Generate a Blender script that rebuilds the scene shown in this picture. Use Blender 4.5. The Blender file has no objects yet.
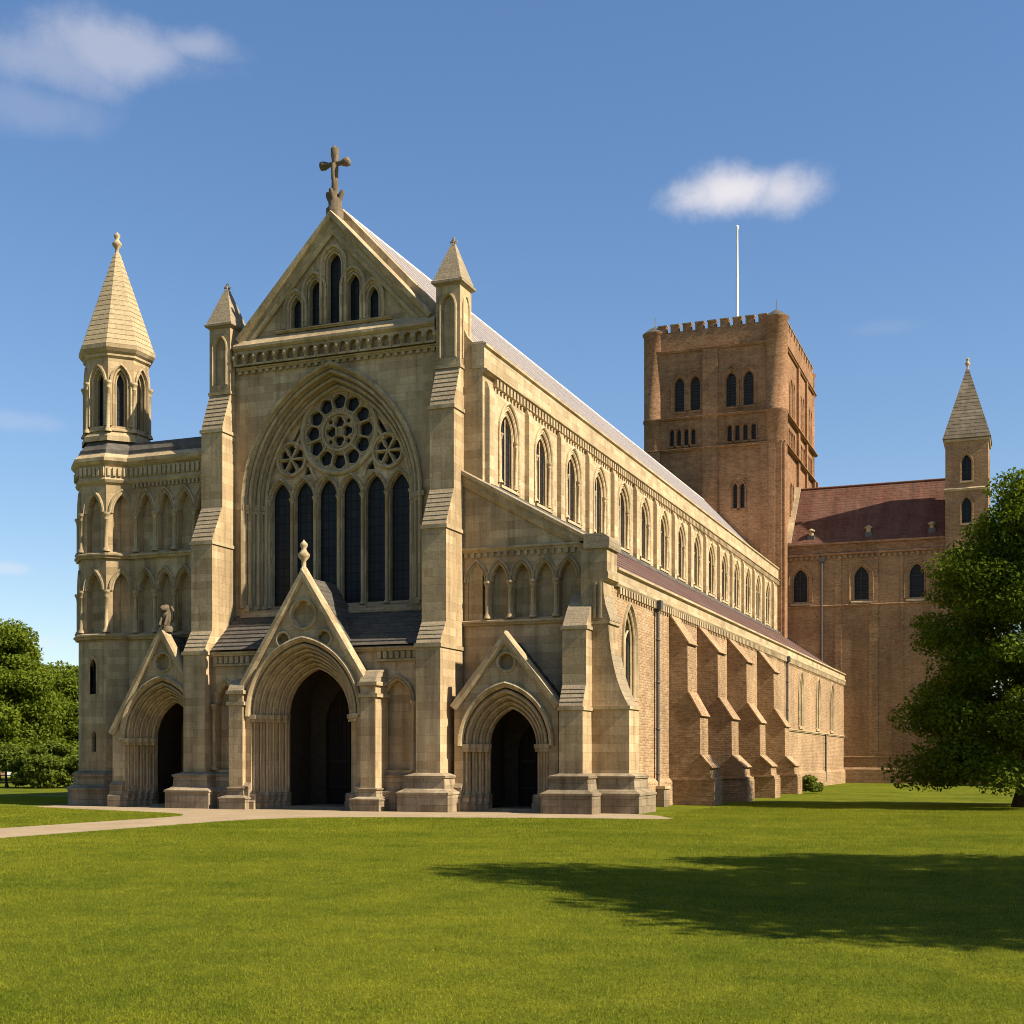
import bpy, bmesh, math, random
import numpy as np
from math import sin, cos, pi, sqrt, radians, atan2, acos
from mathutils import Vector, Matrix
from mathutils.geometry import delaunay_2d_cdt

S = bpy.context.scene
C = S.collection
random.seed(7)

# ------------------------------------------------------------------ camera, sky, sun, exposure
SUN_AZ, SUN_EL = -2.5, 41.0          # azimuth from +X (south side of the church) towards +Y
cam_d = bpy.data.cameras.new('camera')
cam = bpy.data.objects.new('camera', cam_d); C.objects.link(cam)
cam.location = (0, 0, 2.2)
cam.rotation_euler = (radians(90), 0, radians(21.351))
cam_d.sensor_width = 36; cam_d.lens = 36*1320/1024; cam_d.shift_y = 248/1024
cam_d.clip_start = 0.1; cam_d.clip_end = 6000
S.camera = cam
S.view_settings.view_transform = 'Standard'; S.view_settings.look = 'None'
S.view_settings.gamma = 1; S.view_settings.exposure = 0.92
S.cycles.use_denoising = True; S.cycles.filter_width = 1.0
S.cycles.max_bounces = 6; S.cycles.diffuse_bounces = 3; S.cycles.glossy_bounces = 2
S.cycles.transmission_bounces = 3; S.cycles.transparent_max_bounces = 6
S.cycles.sample_clamp_indirect = 4

def cam_dir(px, py):
    a = radians(21.351); r = (px-512)/1320; u = (760-py)/1320
    return Vector((-sin(a)+r*cos(a), cos(a)+r*sin(a), u)).normalized()

W = bpy.data.worlds.new('World'); S.world = W; W.use_nodes = True
def build_world():
    nt = W.node_tree; N = nt.nodes; L = nt.links; N.clear()
    out = N.new('ShaderNodeOutputWorld'); bg = N.new('ShaderNodeBackground')
    bg.inputs['Strength'].default_value = 0.107
    sky = N.new('ShaderNodeTexSky'); sky.sky_type = 'NISHITA'; sky.sun_disc = False
    sky.sun_elevation = radians(SUN_EL); sky.sun_rotation = radians(90-SUN_AZ)
    sky.air_density = 1.0; sky.dust_density = 0.35; sky.ozone_density = 1.6; sky.altitude = 50
    L.new(bg.outputs[0], out.inputs[0])
    tc = N.new('ShaderNodeTexCoord')
    nz = N.new('ShaderNodeTexNoise'); nz.inputs['Scale'].default_value = 16; nz.inputs['Detail'].default_value = 9
    nz.inputs['Roughness'].default_value = 0.63
    L.new(tc.outputs['Generated'], nz.inputs['Vector'])
    nb = N.new('ShaderNodeTexNoise'); nb.inputs['Scale'].default_value = 5; nb.inputs['Detail'].default_value = 3
    L.new(tc.outputs['Generated'], nb.inputs['Vector'])
    def m(op, a, b=None, c=None):
        n = N.new('ShaderNodeMath'); n.operation = op
        for i, x in enumerate((a, b, c)):
            if x is None: continue
            if isinstance(x, (int, float)): n.inputs[i].default_value = x
            else: L.new(x, n.inputs[i])
        return n.outputs[0]
    total = None
    # small fair-weather clouds, each an oblong patch of broken noise in one direction of the sky
    for px, py, hx, hy, op in ((732, 191, 78, 31, .88), (782, 192, 50, 29, .72), (118, 50, 98, 30, .38), (55, 60, 72, 32, .26), (195, 46, 48, 18, .30), (30, 108, 70, 26, .14),
                               (10, 420, 70, 12, .14), (5, 568, 36, 8, .32), (40, 642, 30, 8, .25), (880, 328, 45, 9, .05)):
        d = cam_dir(px, py); r = d.cross(Vector((0, 0, 1))).normalized(); u = r.cross(d)
        def dot(v):
            n = N.new('ShaderNodeVectorMath'); n.operation = 'DOT_PRODUCT'
            L.new(tc.outputs['Generated'], n.inputs[0]); n.inputs[1].default_value = v
            return n.outputs['Value']
        k = 1/1320.0
        x = m('DIVIDE', dot(r), hx*k); y = m('DIVIDE', dot(u), hy*k)
        front = m('GREATER_THAN', dot(d), 0.5)
        rr = m('SQRT', m('ADD', m('MULTIPLY', x, x), m('MULTIPLY', y, y)))
        v = m('ADD', m('SUBTRACT', 1.0, rr), m('MULTIPLY', m('SUBTRACT', nz.outputs['Fac'], 0.5), 1.6))
        v = m('ADD', v, m('MULTIPLY', m('SUBTRACT', nb.outputs['Fac'], 0.5), 1.0))
        mr = N.new('ShaderNodeMapRange'); mr.interpolation_type = 'SMOOTHSTEP'
        L.new(v, mr.inputs[0]); mr.inputs[1].default_value = 0.0; mr.inputs[2].default_value = 0.95
        mr.inputs[3].default_value = 0; mr.inputs[4].default_value = op
        f = m('MULTIPLY', mr.outputs[0], front)
        total = f if total is None else m('MAXIMUM', total, f)
    mix = N.new('ShaderNodeMix'); mix.data_type = 'RGBA'
    L.new(total, mix.inputs['Factor'])
    hs = N.new('ShaderNodeHueSaturation'); hs.inputs['Saturation'].default_value = 1.3; hs.inputs['Hue'].default_value = 0.507
    gm = N.new('ShaderNodeGamma'); gm.inputs['Gamma'].default_value = 0.82; L.new(sky.outputs[0], gm.inputs['Color']); L.new(gm.outputs[0], hs.inputs['Color'])
    L.new(hs.outputs[0], mix.inputs['A'])
    mix.inputs['B'].default_value = (4.5, 4.26, 4.35, 1)
    L.new(mix.outputs['Result'], bg.inputs['Color'])
build_world()

sun_d = bpy.data.lights.new('sun', 'SUN'); sun_d.energy = 5.0; sun_d.angle = radians(0.55); sun_d.color = (1.0, 0.91, 0.76)
sun = bpy.data.objects.new('sun', sun_d); C.objects.link(sun)
sv = Vector((cos(radians(SUN_EL))*cos(radians(SUN_AZ)), cos(radians(SUN_EL))*sin(radians(SUN_AZ)), sin(radians(SUN_EL))))
sun.rotation_euler = sv.to_track_quat('Z', 'Y').to_euler(); sun.location = (60, 20, 60)

# ------------------------------------------------------------------ materials
class MatB:
    def __init__(s, name, rough=.85, spec=.25):
        s.m = bpy.data.materials.new(name); s.m.use_nodes = True
        s.nt = s.m.node_tree; s.N = s.nt.nodes; s.L = s.nt.links
        s.b = s.N['Principled BSDF']; s.b.inputs['Roughness'].default_value = rough
        s.b.inputs['Specular IOR Level'].default_value = spec
        tc = s.N.new('ShaderNodeTexCoord'); s.uv = tc.outputs['UV']
        g = s.N.new('ShaderNodeNewGeometry'); s.pos = g.outputs['Position']; s.rnd = g.outputs['Random Per Island']
    def n(s, t, **k):
        x = s.N.new(t)
        for a, v in k.items(): setattr(x, a, v)
        return x
    def put(s, sock, v):
        if hasattr(v, 'node'): s.L.new(v, sock)
        else: sock.default_value = v
    def scale(s, vec, sc):
        x = s.n('ShaderNodeVectorMath', operation='MULTIPLY'); s.put(x.inputs[0], vec); x.inputs[1].default_value = sc; return x.outputs[0]
    def noise(s, vec, scale, detail=4, rough=.55):
        x = s.n('ShaderNodeTexNoise'); s.put(x.inputs['Vector'], vec); x.inputs['Scale'].default_value = scale
        x.inputs['Detail'].default_value = detail; x.inputs['Roughness'].default_value = rough; return x.outputs['Fac']
    def rng(s, v, a, b, c, d):
        x = s.n('ShaderNodeMapRange'); s.put(x.inputs[0], v)
        for i, q in enumerate((a, b, c, d)): x.inputs[i+1].default_value = q
        return x.outputs[0]
    def mix(s, f, a, b, mode='MIX'):
        x = s.n('ShaderNodeMix', data_type='RGBA', blend_type=mode)
        s.put(x.inputs['Factor'], f); s.put(x.inputs['A'], a); s.put(x.inputs['B'], b); return x.outputs['Result']
    def grey(s, v):
        x = s.n('ShaderNodeCombineColor'); [s.put(x.inputs[i], v) for i in range(3)]; return x.outputs[0]
    def mul(s, col, v): return s.mix(1.0, col, s.grey(v), 'MULTIPLY')
    def math(s, op, a, b):
        x = s.n('ShaderNodeMath', operation=op); s.put(x.inputs[0], a); s.put(x.inputs[1], b); return x.outputs[0]
    def brick(s, vec, bw, rh, mortar, c1, c2, cm, off=.5, bias=0, smooth=.2):
        x = s.n('ShaderNodeTexBrick', offset=off); s.put(x.inputs['Vector'], vec)
        s.put(x.inputs['Color1'], c1); s.put(x.inputs['Color2'], c2); s.put(x.inputs['Mortar'], cm)
        x.inputs['Scale'].default_value = 1; x.inputs['Mortar Size'].default_value = mortar; x.inputs['Mortar Smooth'].default_value = smooth
        x.inputs['Bias'].default_value = bias; x.inputs['Brick Width'].default_value = bw; x.inputs['Row Height'].default_value = rh
        return x.outputs['Color'], x.outputs['Fac']
    def bump(s, h, strength, dist=.05):
        x = s.n('ShaderNodeBump'); x.inputs['Strength'].default_value = strength; x.inputs['Distance'].default_value = dist
        s.put(x.inputs['Height'], h); s.L.new(x.outputs[0], s.b.inputs['Normal'])
    def col(s, c): s.put(s.b.inputs['Base Color'], c); return s.m

def rgb(r, g, b): return (r, g, b, 1)

def ashlar(name, c1, c2, cm, bw=.85, rh=.36, mortar=.010, stain=.35, dark=(.75), streak=.3, bump=.35):
    M = MatB(name, .9, .15)
    warp = M.n('ShaderNodeTexNoise'); M.put(warp.inputs['Vector'], M.uv); warp.inputs['Scale'].default_value = .7
    col, fac = M.brick(M.uv, bw, rh, mortar, rgb(*c1), rgb(*c2), rgb(*cm))
    col2, _ = M.brick(M.scale(M.uv, (.62, 1, 1)), bw, rh, 0.0, rgb(1.06, 1.06, 1.06), rgb(.74, .71, .67), rgb(1, 1, 1), off=.37)
    col = M.mix(.9, col, col2, 'MULTIPLY')
    big = M.noise(M.pos, .28, 5, .6); col = M.mul(col, M.rng(big, .3, .7, 1-stain*.75, 1+stain*.35))
    st = M.noise(M.scale(M.pos, (2.2, 2.2, .16)), 1.0, 5, .65); col = M.mul(col, M.rng(st, .45, .72, 1.0, 1-streak))
    fine = M.noise(M.pos, 9, 5, .7); col = M.mul(col, M.rng(fine, .25, .75, .82, 1.15))
    gr = M.noise(M.pos, .9, 6, .65); col = M.mix(M.rng(gr, .52, .72, 0, .5), col, rgb(c1[0]*.62, c1[1]*.60, c1[2]*.62))
    h = M.math('ADD', M.math('MULTIPLY', fac, -.8), M.math('MULTIPLY', fine, .6))
    M.bump(h, bump, .05)
    return M.col(col)

STONE = ashlar('limestone_ashlar', (.555, .405, .225), (.48, .342, .183), (.425, .30, .16), stain=.45, streak=.48, bump=.3)
TRIM = ashlar('limestone_trim', (.52, .396, .226), (.455, .34, .19), (.355, .262, .143), bw=.7, rh=.5, mortar=.006, stain=.4, streak=.4)
PALE = ashlar('pale_clerestory_stone', (.56, .43, .255), (.49, .37, .21), (.40, .30, .16), bw=.7, rh=.32, stain=.3, streak=.22)
PLINTH = ashlar('weathered_plinth_stone', (.37, .285, .175), (.30, .23, .145), (.18, .135, .085), bw=.9, rh=.3, stain=.6, streak=.5)

def weathered():
    M = MatB('weathered_stone_courses', .92, .12)
    col, fac = M.brick(M.uv, 1.1, .24, .008, rgb(.35, .265, .16), rgb(.29, .22, .132), rgb(.20, .15, .095))
    g = M.noise(M.pos, 3.5, 6, .7); col = M.mix(M.rng(g, .45, .7, 0, .6), col, rgb(.17, .15, .11))
    f = M.noise(M.pos, 14, 4, .7); col = M.mul(col, M.rng(f, .3, .7, .75, 1.2))
    M.bump(M.math('ADD', f, M.math('MULTIPLY', fac, -1)), .5, .05)
    return M.col(col)
WEATH = weathered()

def spire_mat():
    M = MatB('spire_stone_courses', .9, .15)
    col, fac = M.brick(M.uv, .95, .27, .007, rgb(.43, .325, .18), rgb(.37, .275, .15), rgb(.26, .19, .105))
    g = M.noise(M.pos, 1.3, 6, .7); col = M.mix(M.rng(g, .5, .75, 0, .5), col, rgb(.24, .19, .12))
    f = M.noise(M.pos, 10, 4, .7); col = M.mul(col, M.rng(f, .3, .7, .8, 1.15))
    M.bump(M.math('ADD', M.math('MULTIPLY', f, .5), M.math('MULTIPLY', fac, -1)), .5, .05)
    return M.col(col)
SPIRE = spire_mat()
SPIRE2 = ashlar('grey_spire_courses', (.27, .215, .145), (.22, .175, .115), (.12, .095, .06), bw=.9, rh=.3, mortar=.012)

def slates():
    M = MatB('dark_stone_slates', .85, .25)
    col, fac = M.brick(M.uv, .42, .26, .012, rgb(.105, .088, .066), rgb(.075, .064, .05), rgb(.03, .026, .02))
    g = M.noise(M.pos, 2.2, 5, .7); col = M.mix(M.rng(g, .5, .72, 0, .5), col, rgb(.15, .125, .085))
    M.bump(M.math('ADD', g, M.math('MULTIPLY', fac, -1)), .5, .04)
    return M.col(col)
SLATE = slates()

def brickwork(name, c1, c2, cm, c3, rh=.12, bw=.42, patch=.5):
    M = MatB(name, .93, .12)
    wv = M.n('ShaderNodeTexNoise'); M.put(wv.inputs['Vector'], M.uv); wv.inputs['Scale'].default_value = 1.3; wv.inputs['Detail'].default_value = 3
    off = M.scale(wv.outputs['Color'], (.25, .07, 0)); va = M.n('ShaderNodeVectorMath', operation='ADD')
    M.put(va.inputs[0], M.uv); M.put(va.inputs[1], off)
    col, fac = M.brick(va.outputs[0], bw, rh, .022, rgb(*c1), rgb(*c2), rgb(*cm), smooth=.4)
    g = M.noise(M.scale(M.pos, (1, 1, 2.6)), .9, 6, .65); col = M.mix(M.rng(g, .42, .66, 0, patch), col, rgb(*c3))
    big = M.noise(M.pos, .22, 4, .6); col = M.mul(col, M.rng(big, .3, .7, .74, 1.18))
    sp = M.noise(M.scale(M.pos, (4, 4, 9)), 1.0, 5, .75); col = M.mul(col, M.rng(sp, .3, .7, .6, 1.35))
    st = M.noise(M.scale(M.pos, (1.6, 1.6, .1)), 1.0, 4, .6); col = M.mul(col, M.rng(st, .5, .75, 1.0, .72))
    M.bump(M.math('ADD', M.math('MULTIPLY', fac, -.7), sp), .55, .07)
    return M.col(col)
AISLEB = brickwork('roman_brick_and_flint', (.42, .262, .132), (.30, .175, .085), (.36, .245, .14), (.45, .315, .18))
TOWERB = brickwork('red_brown_tower_brick', (.335, .168, .078), (.21, .098, .045), (.28, .165, .088), (.385, .225, .12), patch=.55)
TRANSB = brickwork('brown_transept_brick', (.38, .222, .106), (.262, .145, .066), (.34, .22, .12), (.43, .28, .15), patch=.45)
BUTTB = brickwork('dark_buttress_brick', (.36, .22, .11), (.26, .15, .07), (.33, .225, .125), (.40, .27, .15), patch=.4)
HOUSEB = brickwork('orange_house_brick', (.42, .2, .11), (.36, .16, .09), (.4, .3, .2), (.45, .25, .15), rh=.08, bw=.24)
HOUSES = [HOUSEB]

def lead():
    M = MatB('lead_sheet_roof', .7, .2)
    g = M.noise(M.scale(M.uv, (1.6, .16, 1)), 1.2, 5, .65)
    col = M.mix(M.rng(g, .3, .7, 0, 1), rgb(.50, .445, .405), rgb(.66, .59, .535))
    b, fac = M.brick(M.uv, 60, 2.6, .012, rgb(1, 1, 1), rgb(.93, .93, .93), rgb(.55, .55, .55))
    col = M.mix(.8, col, b, 'MULTIPLY')
    M.bump(g, .1, .03)
    return M.col(col)
LEAD = lead()

def old_lead():
    M = MatB('weathered_dark_lead', .75, .3)
    g = M.noise(M.pos, 1.6, 6, .65); f = M.noise(M.pos, 9, 4, .7)
    col = M.mix(M.rng(g, .35, .68, 0, 1), rgb(.065, .055, .042), rgb(.135, .115, .088))
    col = M.mul(col, M.rng(f, .3, .7, .8, 1.15)); M.bump(f, .3, .03)
    return M.col(col)
DLEAD = old_lead()

def tiles(name, c1, c2, c3, cm):
    M = MatB(name, .85, .2)
    col, fac = M.brick(M.uv, .24, .19, .012, rgb(*c1), rgb(*c2), rgb(*cm))
    g = M.noise(M.pos, .5, 6, .7); col = M.mix(M.rng(g, .42, .68, 0, .75), col, rgb(*c3))
    st = M.noise(M.scale(M.uv, (1.4, .12, 1)), 1.0, 4, .6); col = M.mul(col, M.rng(st, .35, .7, .75, 1.25))
    f = M.noise(M.pos, 6, 4, .7); col = M.mul(col, M.rng(f, .3, .7, .8, 1.2))
    M.bump(M.math('ADD', f, M.math('MULTIPLY', fac, -1)), .6, .04)
    return M.col(col)
TILE = tiles('red_brown_roof_tiles', (.165, .066, .038), (.11, .045, .027), (.145, .08, .05), (.05, .024, .017))
ATILE = tiles('aisle_roof_tiles', (.22, .105, .075), (.15, .08, .06), (.20, .155, .125), (.06, .035, .028))

def glass_mat(name, c1, c2, cm, bw, rh, mortar):
    M = MatB(name, .45, .22)
    col, fac = M.brick(M.uv, bw, rh, mortar, rgb(*c1), rgb(*c2), rgb(*cm), off=0)
    M.bump(M.noise(M.uv, 3, 2), .25, .05)
    return M.col(col)
CROSS = ashlar('dark_weathered_cross', (.20, .15, .095), (.16, .12, .075), (.12, .09, .055))
GLASS = glass_mat('dark_leaded_glass', (.012, .012, .012), (.020, .020, .019), (.004, .004, .004), .3, .42, .03)
LOUVRE = glass_mat('dark_belfry_louvres', (.022, .018, .014), (.03, .025, .02), (.006, .005, .004), 9, .3, .06)

def plain(name, c, rough=.8, spec=.3, var=.2, sc=4):
    M = MatB(name, rough, spec); f = M.noise(M.pos, sc, 5, .65)
    M.bump(f, .25, .03)
    return M.col(M.mul(rgb(*c), M.rng(f, .3, .7, 1-var, 1+var)))
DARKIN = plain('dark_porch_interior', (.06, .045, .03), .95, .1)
OAK = MatB('dark_oak_planks', .7, .25)
_c, _f = OAK.brick(OAK.uv, .22, 4.0, .02, rgb(.028, .019, .012), rgb(.02, .013, .008), rgb(.005, .004, .003), off=0)
OAK = OAK.col(_c)
IRON = plain('black_iron', (.02, .02, .02), .5, .4)
PIPE = plain('grey_lead_pipe', (.075, .068, .06), .55, .4)
WHITE = plain('white_painted_metal', (.78, .78, .78), .4, .4, .06)
WHITEW = plain('white_window_frames', (.7, .68, .64), .6, .3, .05)
BARK = plain('tree_bark', (.055, .04, .027), .95, .1, .4, 6)

def leaf_mat(name, c1, c2, trans=.4):
    M = MatB(name, .65, .06)
    big = M.noise(M.pos, .35, 3)
    t = M.math('ADD', M.math('MULTIPLY', M.rnd, .6), M.math('MULTIPLY', big, .5))
    col = M.mix(M.rng(t, .15, .95, 0, 1), rgb(*c1), rgb(*c2))
    M.col(col)
    tr = M.n('ShaderNodeBsdfTranslucent'); M.L.new(M.mix(1, col, rgb(1.25, 1.15, .5), 'MULTIPLY'), tr.inputs[0])
    ms = M.n('ShaderNodeMixShader'); ms.inputs[0].default_value = trans
    M.L.new(M.b.outputs[0], ms.inputs[1]); M.L.new(tr.outputs[0], ms.inputs[2])
    M.L.new(ms.outputs[0], M.N['Material Output'].inputs[0])
    return M.m
LEAF_DARK = leaf_mat('dark_green_leaves', (.048, .086, .006), (.155, .20, .014))
LEAF_MID = leaf_mat('mid_green_leaves', (.080, .120, .010), (.175, .210, .022))
LEAF_PALE = leaf_mat('yellow_green_leaves', (.085, .12, .014), (.16, .19, .028))

def lawn_mat():
    M = MatB('mown_lawn', .95, .03)
    a = M.noise(M.pos, .22, 6, .68); b = M.noise(M.pos, 1.1, 5, .7); c = M.noise(M.scale(M.pos, (22, 22, 1)), 1, 4, .75)
    d = M.noise(M.pos, 5.0, 4, .7)
    t = M.math('ADD', M.math('MULTIPLY', a, .55), M.math('MULTIPLY', b, .45))
    col = M.mix(M.rng(t, .36, .64, 0, 1), rgb(.056, .080, .006), rgb(.158, .158, .012))
    col = M.mul(col, M.rng(d, .3, .7, .8, 1.2)); col = M.mul(col, M.rng(c, .28, .72, .5, 1.5))
    M.bump(M.math('ADD', c, d), .8, .05)
    return M.col(col)
LAWN = lawn_mat()
def blade_mat():
    M = MatB('grass_blades', .8, .03)
    a = M.noise(M.pos, .22, 6, .68); b = M.noise(M.pos, 1.1, 5, .7)
    t = M.math('ADD', M.math('MULTIPLY', a, .50), M.math('MULTIPLY', b, .34)); t = M.math('ADD', t, M.math('MULTIPLY', M.rnd, .16))
    col = M.mix(M.rng(t, .34, .66, 0, 1), rgb(.118, .158, .010), rgb(.318, .305, .028))
    M.col(col)
    tr = M.n('ShaderNodeBsdfTranslucent'); M.L.new(col, tr.inputs[0])
    ms = M.n('ShaderNodeMixShader'); ms.inputs[0].default_value = .42
    M.L.new(M.b.outputs[0], ms.inputs[1]); M.L.new(tr.outputs[0], ms.inputs[2]); M.L.new(ms.outputs[0], M.N['Material Output'].inputs[0])
    return M.m
BLADE = blade_mat()
def path_mat():
    M = MatB('sandy_gravel_path', .95, .1)
    a = M.noise(M.pos, .6, 5, .65); b = M.noise(M.pos, 30, 4, .8)
    col = M.mix(M.rng(a, .3, .7, 0, 1), rgb(.28, .20, .115), rgb(.37, .275, .165)); col = M.mul(col, M.rng(b, .3, .7, .75, 1.25))
    M.bump(b, .4, .02); return M.col(col)
PATHM = path_mat()

# ------------------------------------------------------------------ mesh helpers
Z3 = Vector((0, 0, 1))
def FR(o, ang):
    """frame for a vertical face: u to the viewer's right, v up, w outwards; ang = direction of the outward normal"""
    o = Vector(o); n = Vector((cos(ang), sin(ang), 0)); u = Vector((-sin(ang), cos(ang), 0))
    return lambda a, b, c=0: o + u*a + Z3*b + n*c
def FW(Y): return lambda u, v, w=0: Vector((u, Y-w, v))       # west faces, u = X
def FS(X): return lambda u, v, w=0: Vector((X+w, u, v))       # south faces, u = Y

class MB:
    def __init__(s): s.v = []; s.f = []; s.m = []; s.sm = []
    def face(s, pts, mat=0, smooth=False):
        i = len(s.v); s.v += [tuple(p) for p in pts]; s.f.append(tuple(range(i, i+len(pts)))); s.m.append(mat); s.sm.append(smooth)
    def grid(s, rows, mat=0, smooth=False, close=False, mats=None):
        n = len(rows[0]); base = len(s.v)
        for r in rows: s.v += [tuple(p) for p in r]
        for i in range(len(rows)-1):
            for j in range(n if close else n-1):
                k = (j+1) % n
                s.f.append((base+i*n+j, base+i*n+k, base+(i+1)*n+k, base+(i+1)*n+j)); s.m.append(mats[i] if mats else mat); s.sm.append(smooth)
    def box(s, P, u0, u1, v0, v1, w0, w1, mat=0):
        c = [P(u, v, w) for w in (w0, w1) for v in (v0, v1) for u in (u0, u1)]
        for q in ((4, 5, 7, 6), (1, 0, 2, 3), (5, 1, 3, 7), (0, 4, 6, 2), (6, 7, 3, 2), (0, 1, 5, 4)): s.face([c[i] for i in q], mat)
    def prof(s, P, poly, u0, u1, mat=0, slope=None):
        """extrude a side profile [(w, v)...] along u; faces that look upwards take the slope material"""
        n = len(poly)
        for i in range(n):
            (w0, v0), (w1, v1) = poly[i], poly[(i+1) % n]
            q = [P(u0, v0, w0), P(u1, v0, w0), P(u1, v1, w1), P(u0, v1, w1)]
            m = mat
            if slope is not None and abs(w1-w0) > 1e-5:
                nn = (q[1]-q[0]).cross(q[3]-q[0])
                if nn.z > .15*nn.length: m = slope
            s.face(q, m)
        for u, rev in ((u0, True), (u1, False)):
            tri(s, [(w, v) for w, v in poly], [], lambda a, b: P(u, b, a), mat, rev)
    def cyl(s, c, r0, r1, z0, z1, n=10, mat=0, smooth=True, caps=True):
        s.lathe(c, [(r0, z0), (r1, z1)], n, mat, smooth)
        if caps:
            s.face([(c[0]+r1*cos(2*pi*k/n), c[1]+r1*sin(2*pi*k/n), z1) for k in range(n)], mat)
    def lathe(s, c, rz, n=10, mat=0, smooth=True, rot=0):
        s.grid([[(c[0]+r*cos(2*pi*k/n+rot), c[1]+r*sin(2*pi*k/n+rot), z) for k in range(n)] for r, z in rz], mat, smooth, True)
    def tube(s, pts, rads, n=8, mat=0, smooth=True):
        rows = []
        for i, p in enumerate(pts):
            p = Vector(p); a = Vector(pts[max(i-1, 0)]); b = Vector(pts[min(i+1, len(pts)-1)]); t = (b-a).normalized()
            x = t.cross(Vector((0, 0, 1)) if abs(t.z) < .9 else Vector((1, 0, 0))).normalized(); y = t.cross(x)
            rows.append([p+(x*cos(2*pi*k/n)+y*sin(2*pi*k/n))*rads[i] for k in range(n)])
        s.grid(rows, mat, smooth, True); s.face(rows[-1], mat); s.face(rows[0][::-1], mat)
    def torus(s, P, cu, cv, w, R, r, n=20, k=6, mat=0, a0=0, a1=2*pi):
        full = abs(a1-a0-2*pi) < 1e-6
        rows = []
        for j in range(k+1):
            t = 2*pi*j/k
            rows.append([P(cu+(R+r*cos(t))*cos(a0+(a1-a0)*i/n), cv+(R+r*cos(t))*sin(a0+(a1-a0)*i/n), w+r*sin(t)) for i in range(n if full else n+1)])
        s.grid(rows, mat, True, full)

def inside(p, poly):
    x, y = p; r = False; n = len(poly)
    for i in range(n):
        x0, y0 = poly[i]; x1, y1 = poly[i-1]
        if (y0 > y) != (y1 > y) and x < (x1-x0)*(y-y0)/(y1-y0)+x0: r = not r
    return r
def tri(mb, outline, holes, map2, mat, rev=False):
    pts = []; edges = []
    for loop in [outline]+list(holes):
        i = len(pts); n = len(loop); pts += [Vector((a, b)) for a, b in loop]; edges += [(i+k, i+(k+1) % n) for k in range(n)]
    v, e, f, *_ = delaunay_2d_cdt(pts, edges, [], 0, 1e-5)
    out = [(p.x, p.y) for p in v]; base = len(mb.v); mb.v += [tuple(map2(*p)) for p in out]
    for q in f:
        c = (sum(out[i][0] for i in q)/len(q), sum(out[i][1] for i in q)/len(q))
        if not inside(c, outline) or any(inside(c, h) for h in holes): continue
        ar = sum(out[q[i-1]][0]*out[q[i]][1]-out[q[i]][0]*out[q[i-1]][1] for i in range(len(q)))
        q = list(q)
        if (ar < 0) != rev: q = q[::-1]
        mb.f.append(tuple(base+i for i in q)); mb.m.append(mat); mb.sm.append(False)
def wall(mb, P, outline, holes=(), depth=.4, mat=0, rmat=None, w=0, sides=None):
    """front sheet with openings, reveals of the given depth, and optional sides of the sheet going back"""
    tri(mb, outline, holes, lambda a, b: P(a, b, w), mat)
    for h in holes:
        for i in range(len(h)):
            a, b = h[i-1], h[i]
            mb.face([P(a[0], a[1], w), P(b[0], b[1], w), P(b[0], b[1], w-depth), P(a[0], a[1], w-depth)], mat if rmat is None else rmat)
    if sides:
        for i in range(len(outline)):
            a, b = outline[i-1], outline[i]
            mb.face([P(b[0], b[1], w), P(a[0], a[1], w), P(a[0], a[1], w-sides), P(b[0], b[1], w-sides)], mat)
def arch(cx, z0, zs, hw, h, d=0.0, n=9):
    R = (hw*hw+h*h)/(2*hw); off = R-hw; Rd = R+d; th = acos(max(-1, min(1, off/Rd)))
    right = [(cx-off+Rd*cos(th*i/n), zs+Rd*sin(th*i/n)) for i in range(n+1)]
    left = [(2*cx-x, y) for x, y in right[:-1]][::-1]
    p = right+left
    if z0 < zs: p = [(cx+hw+d, z0)]+p+[(cx-hw-d, z0)]
    return p
def archsurf(mb, P, cx, z0, zs, hw, h, prof, mat=0, n=9, smooth=False):
    mb.grid([[P(u, v, w) for u, v in arch(cx, z0, zs, hw, h, d, n)] for d, w in prof], mat, smooth)
def orders(n, d0, d1, w0, w1, r):
    """receding moulded orders, from outside (d0, w0) to the inner edge (d1, w1)"""
    p = []
    for i in range(n):
        d = d0+(d1-d0)*(i+1)/n; w = w0+(w1-w0)*i/n; wn = w0+(w1-w0)*(i+1)/n
        cd, cw = d+r, w-r
        p += [(d+2.5*r, w), (d+2.4*r, w-r*1.1)]
        p += [(cd+r*cos(radians(t)), cw+r*sin(radians(t))) for t in (20, 60, 100, 140, 180, 220, 255)]
        p += [(d+r*1.1, w-2.3*r), (d+.02, w-2.5*r), (d, wn)]
    return p
def circ(cx, cz, r, n=18, a=0): return [(cx+r*cos(2*pi*i/n+a), cz+r*sin(2*pi*i/n+a)) for i in range(n)]
def foil(cx, cz, r, k, n=5, a=pi/2):
    out = []
    for j in range(k):
        t = a+2*pi*j/k
        c = (cx+r*.52*cos(t), cz+r*.52*sin(t)); rr = r*.5; half = pi/k*1.55
        for i in range(n+1):
            s = t-half+2*half*i/n
            out.append((c[0]+rr*cos(s), c[1]+rr*sin(s)))
    return out
def saw(w0, v0, w1, v1, n, lip=.035):
    """stepped courses of a weathering from (w0, v0) low to (w1, v1) high"""
    p = []
    for i in range(n):
        a = i/n; b = (i+1)/n
        p += [(w0+(w1-w0)*a+lip, v0+(v1-v0)*a), (w0+(w1-w0)*b+lip*.2, v0+(v1-v0)*b-.01)]
    return p+[(w1, v1)]

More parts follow.
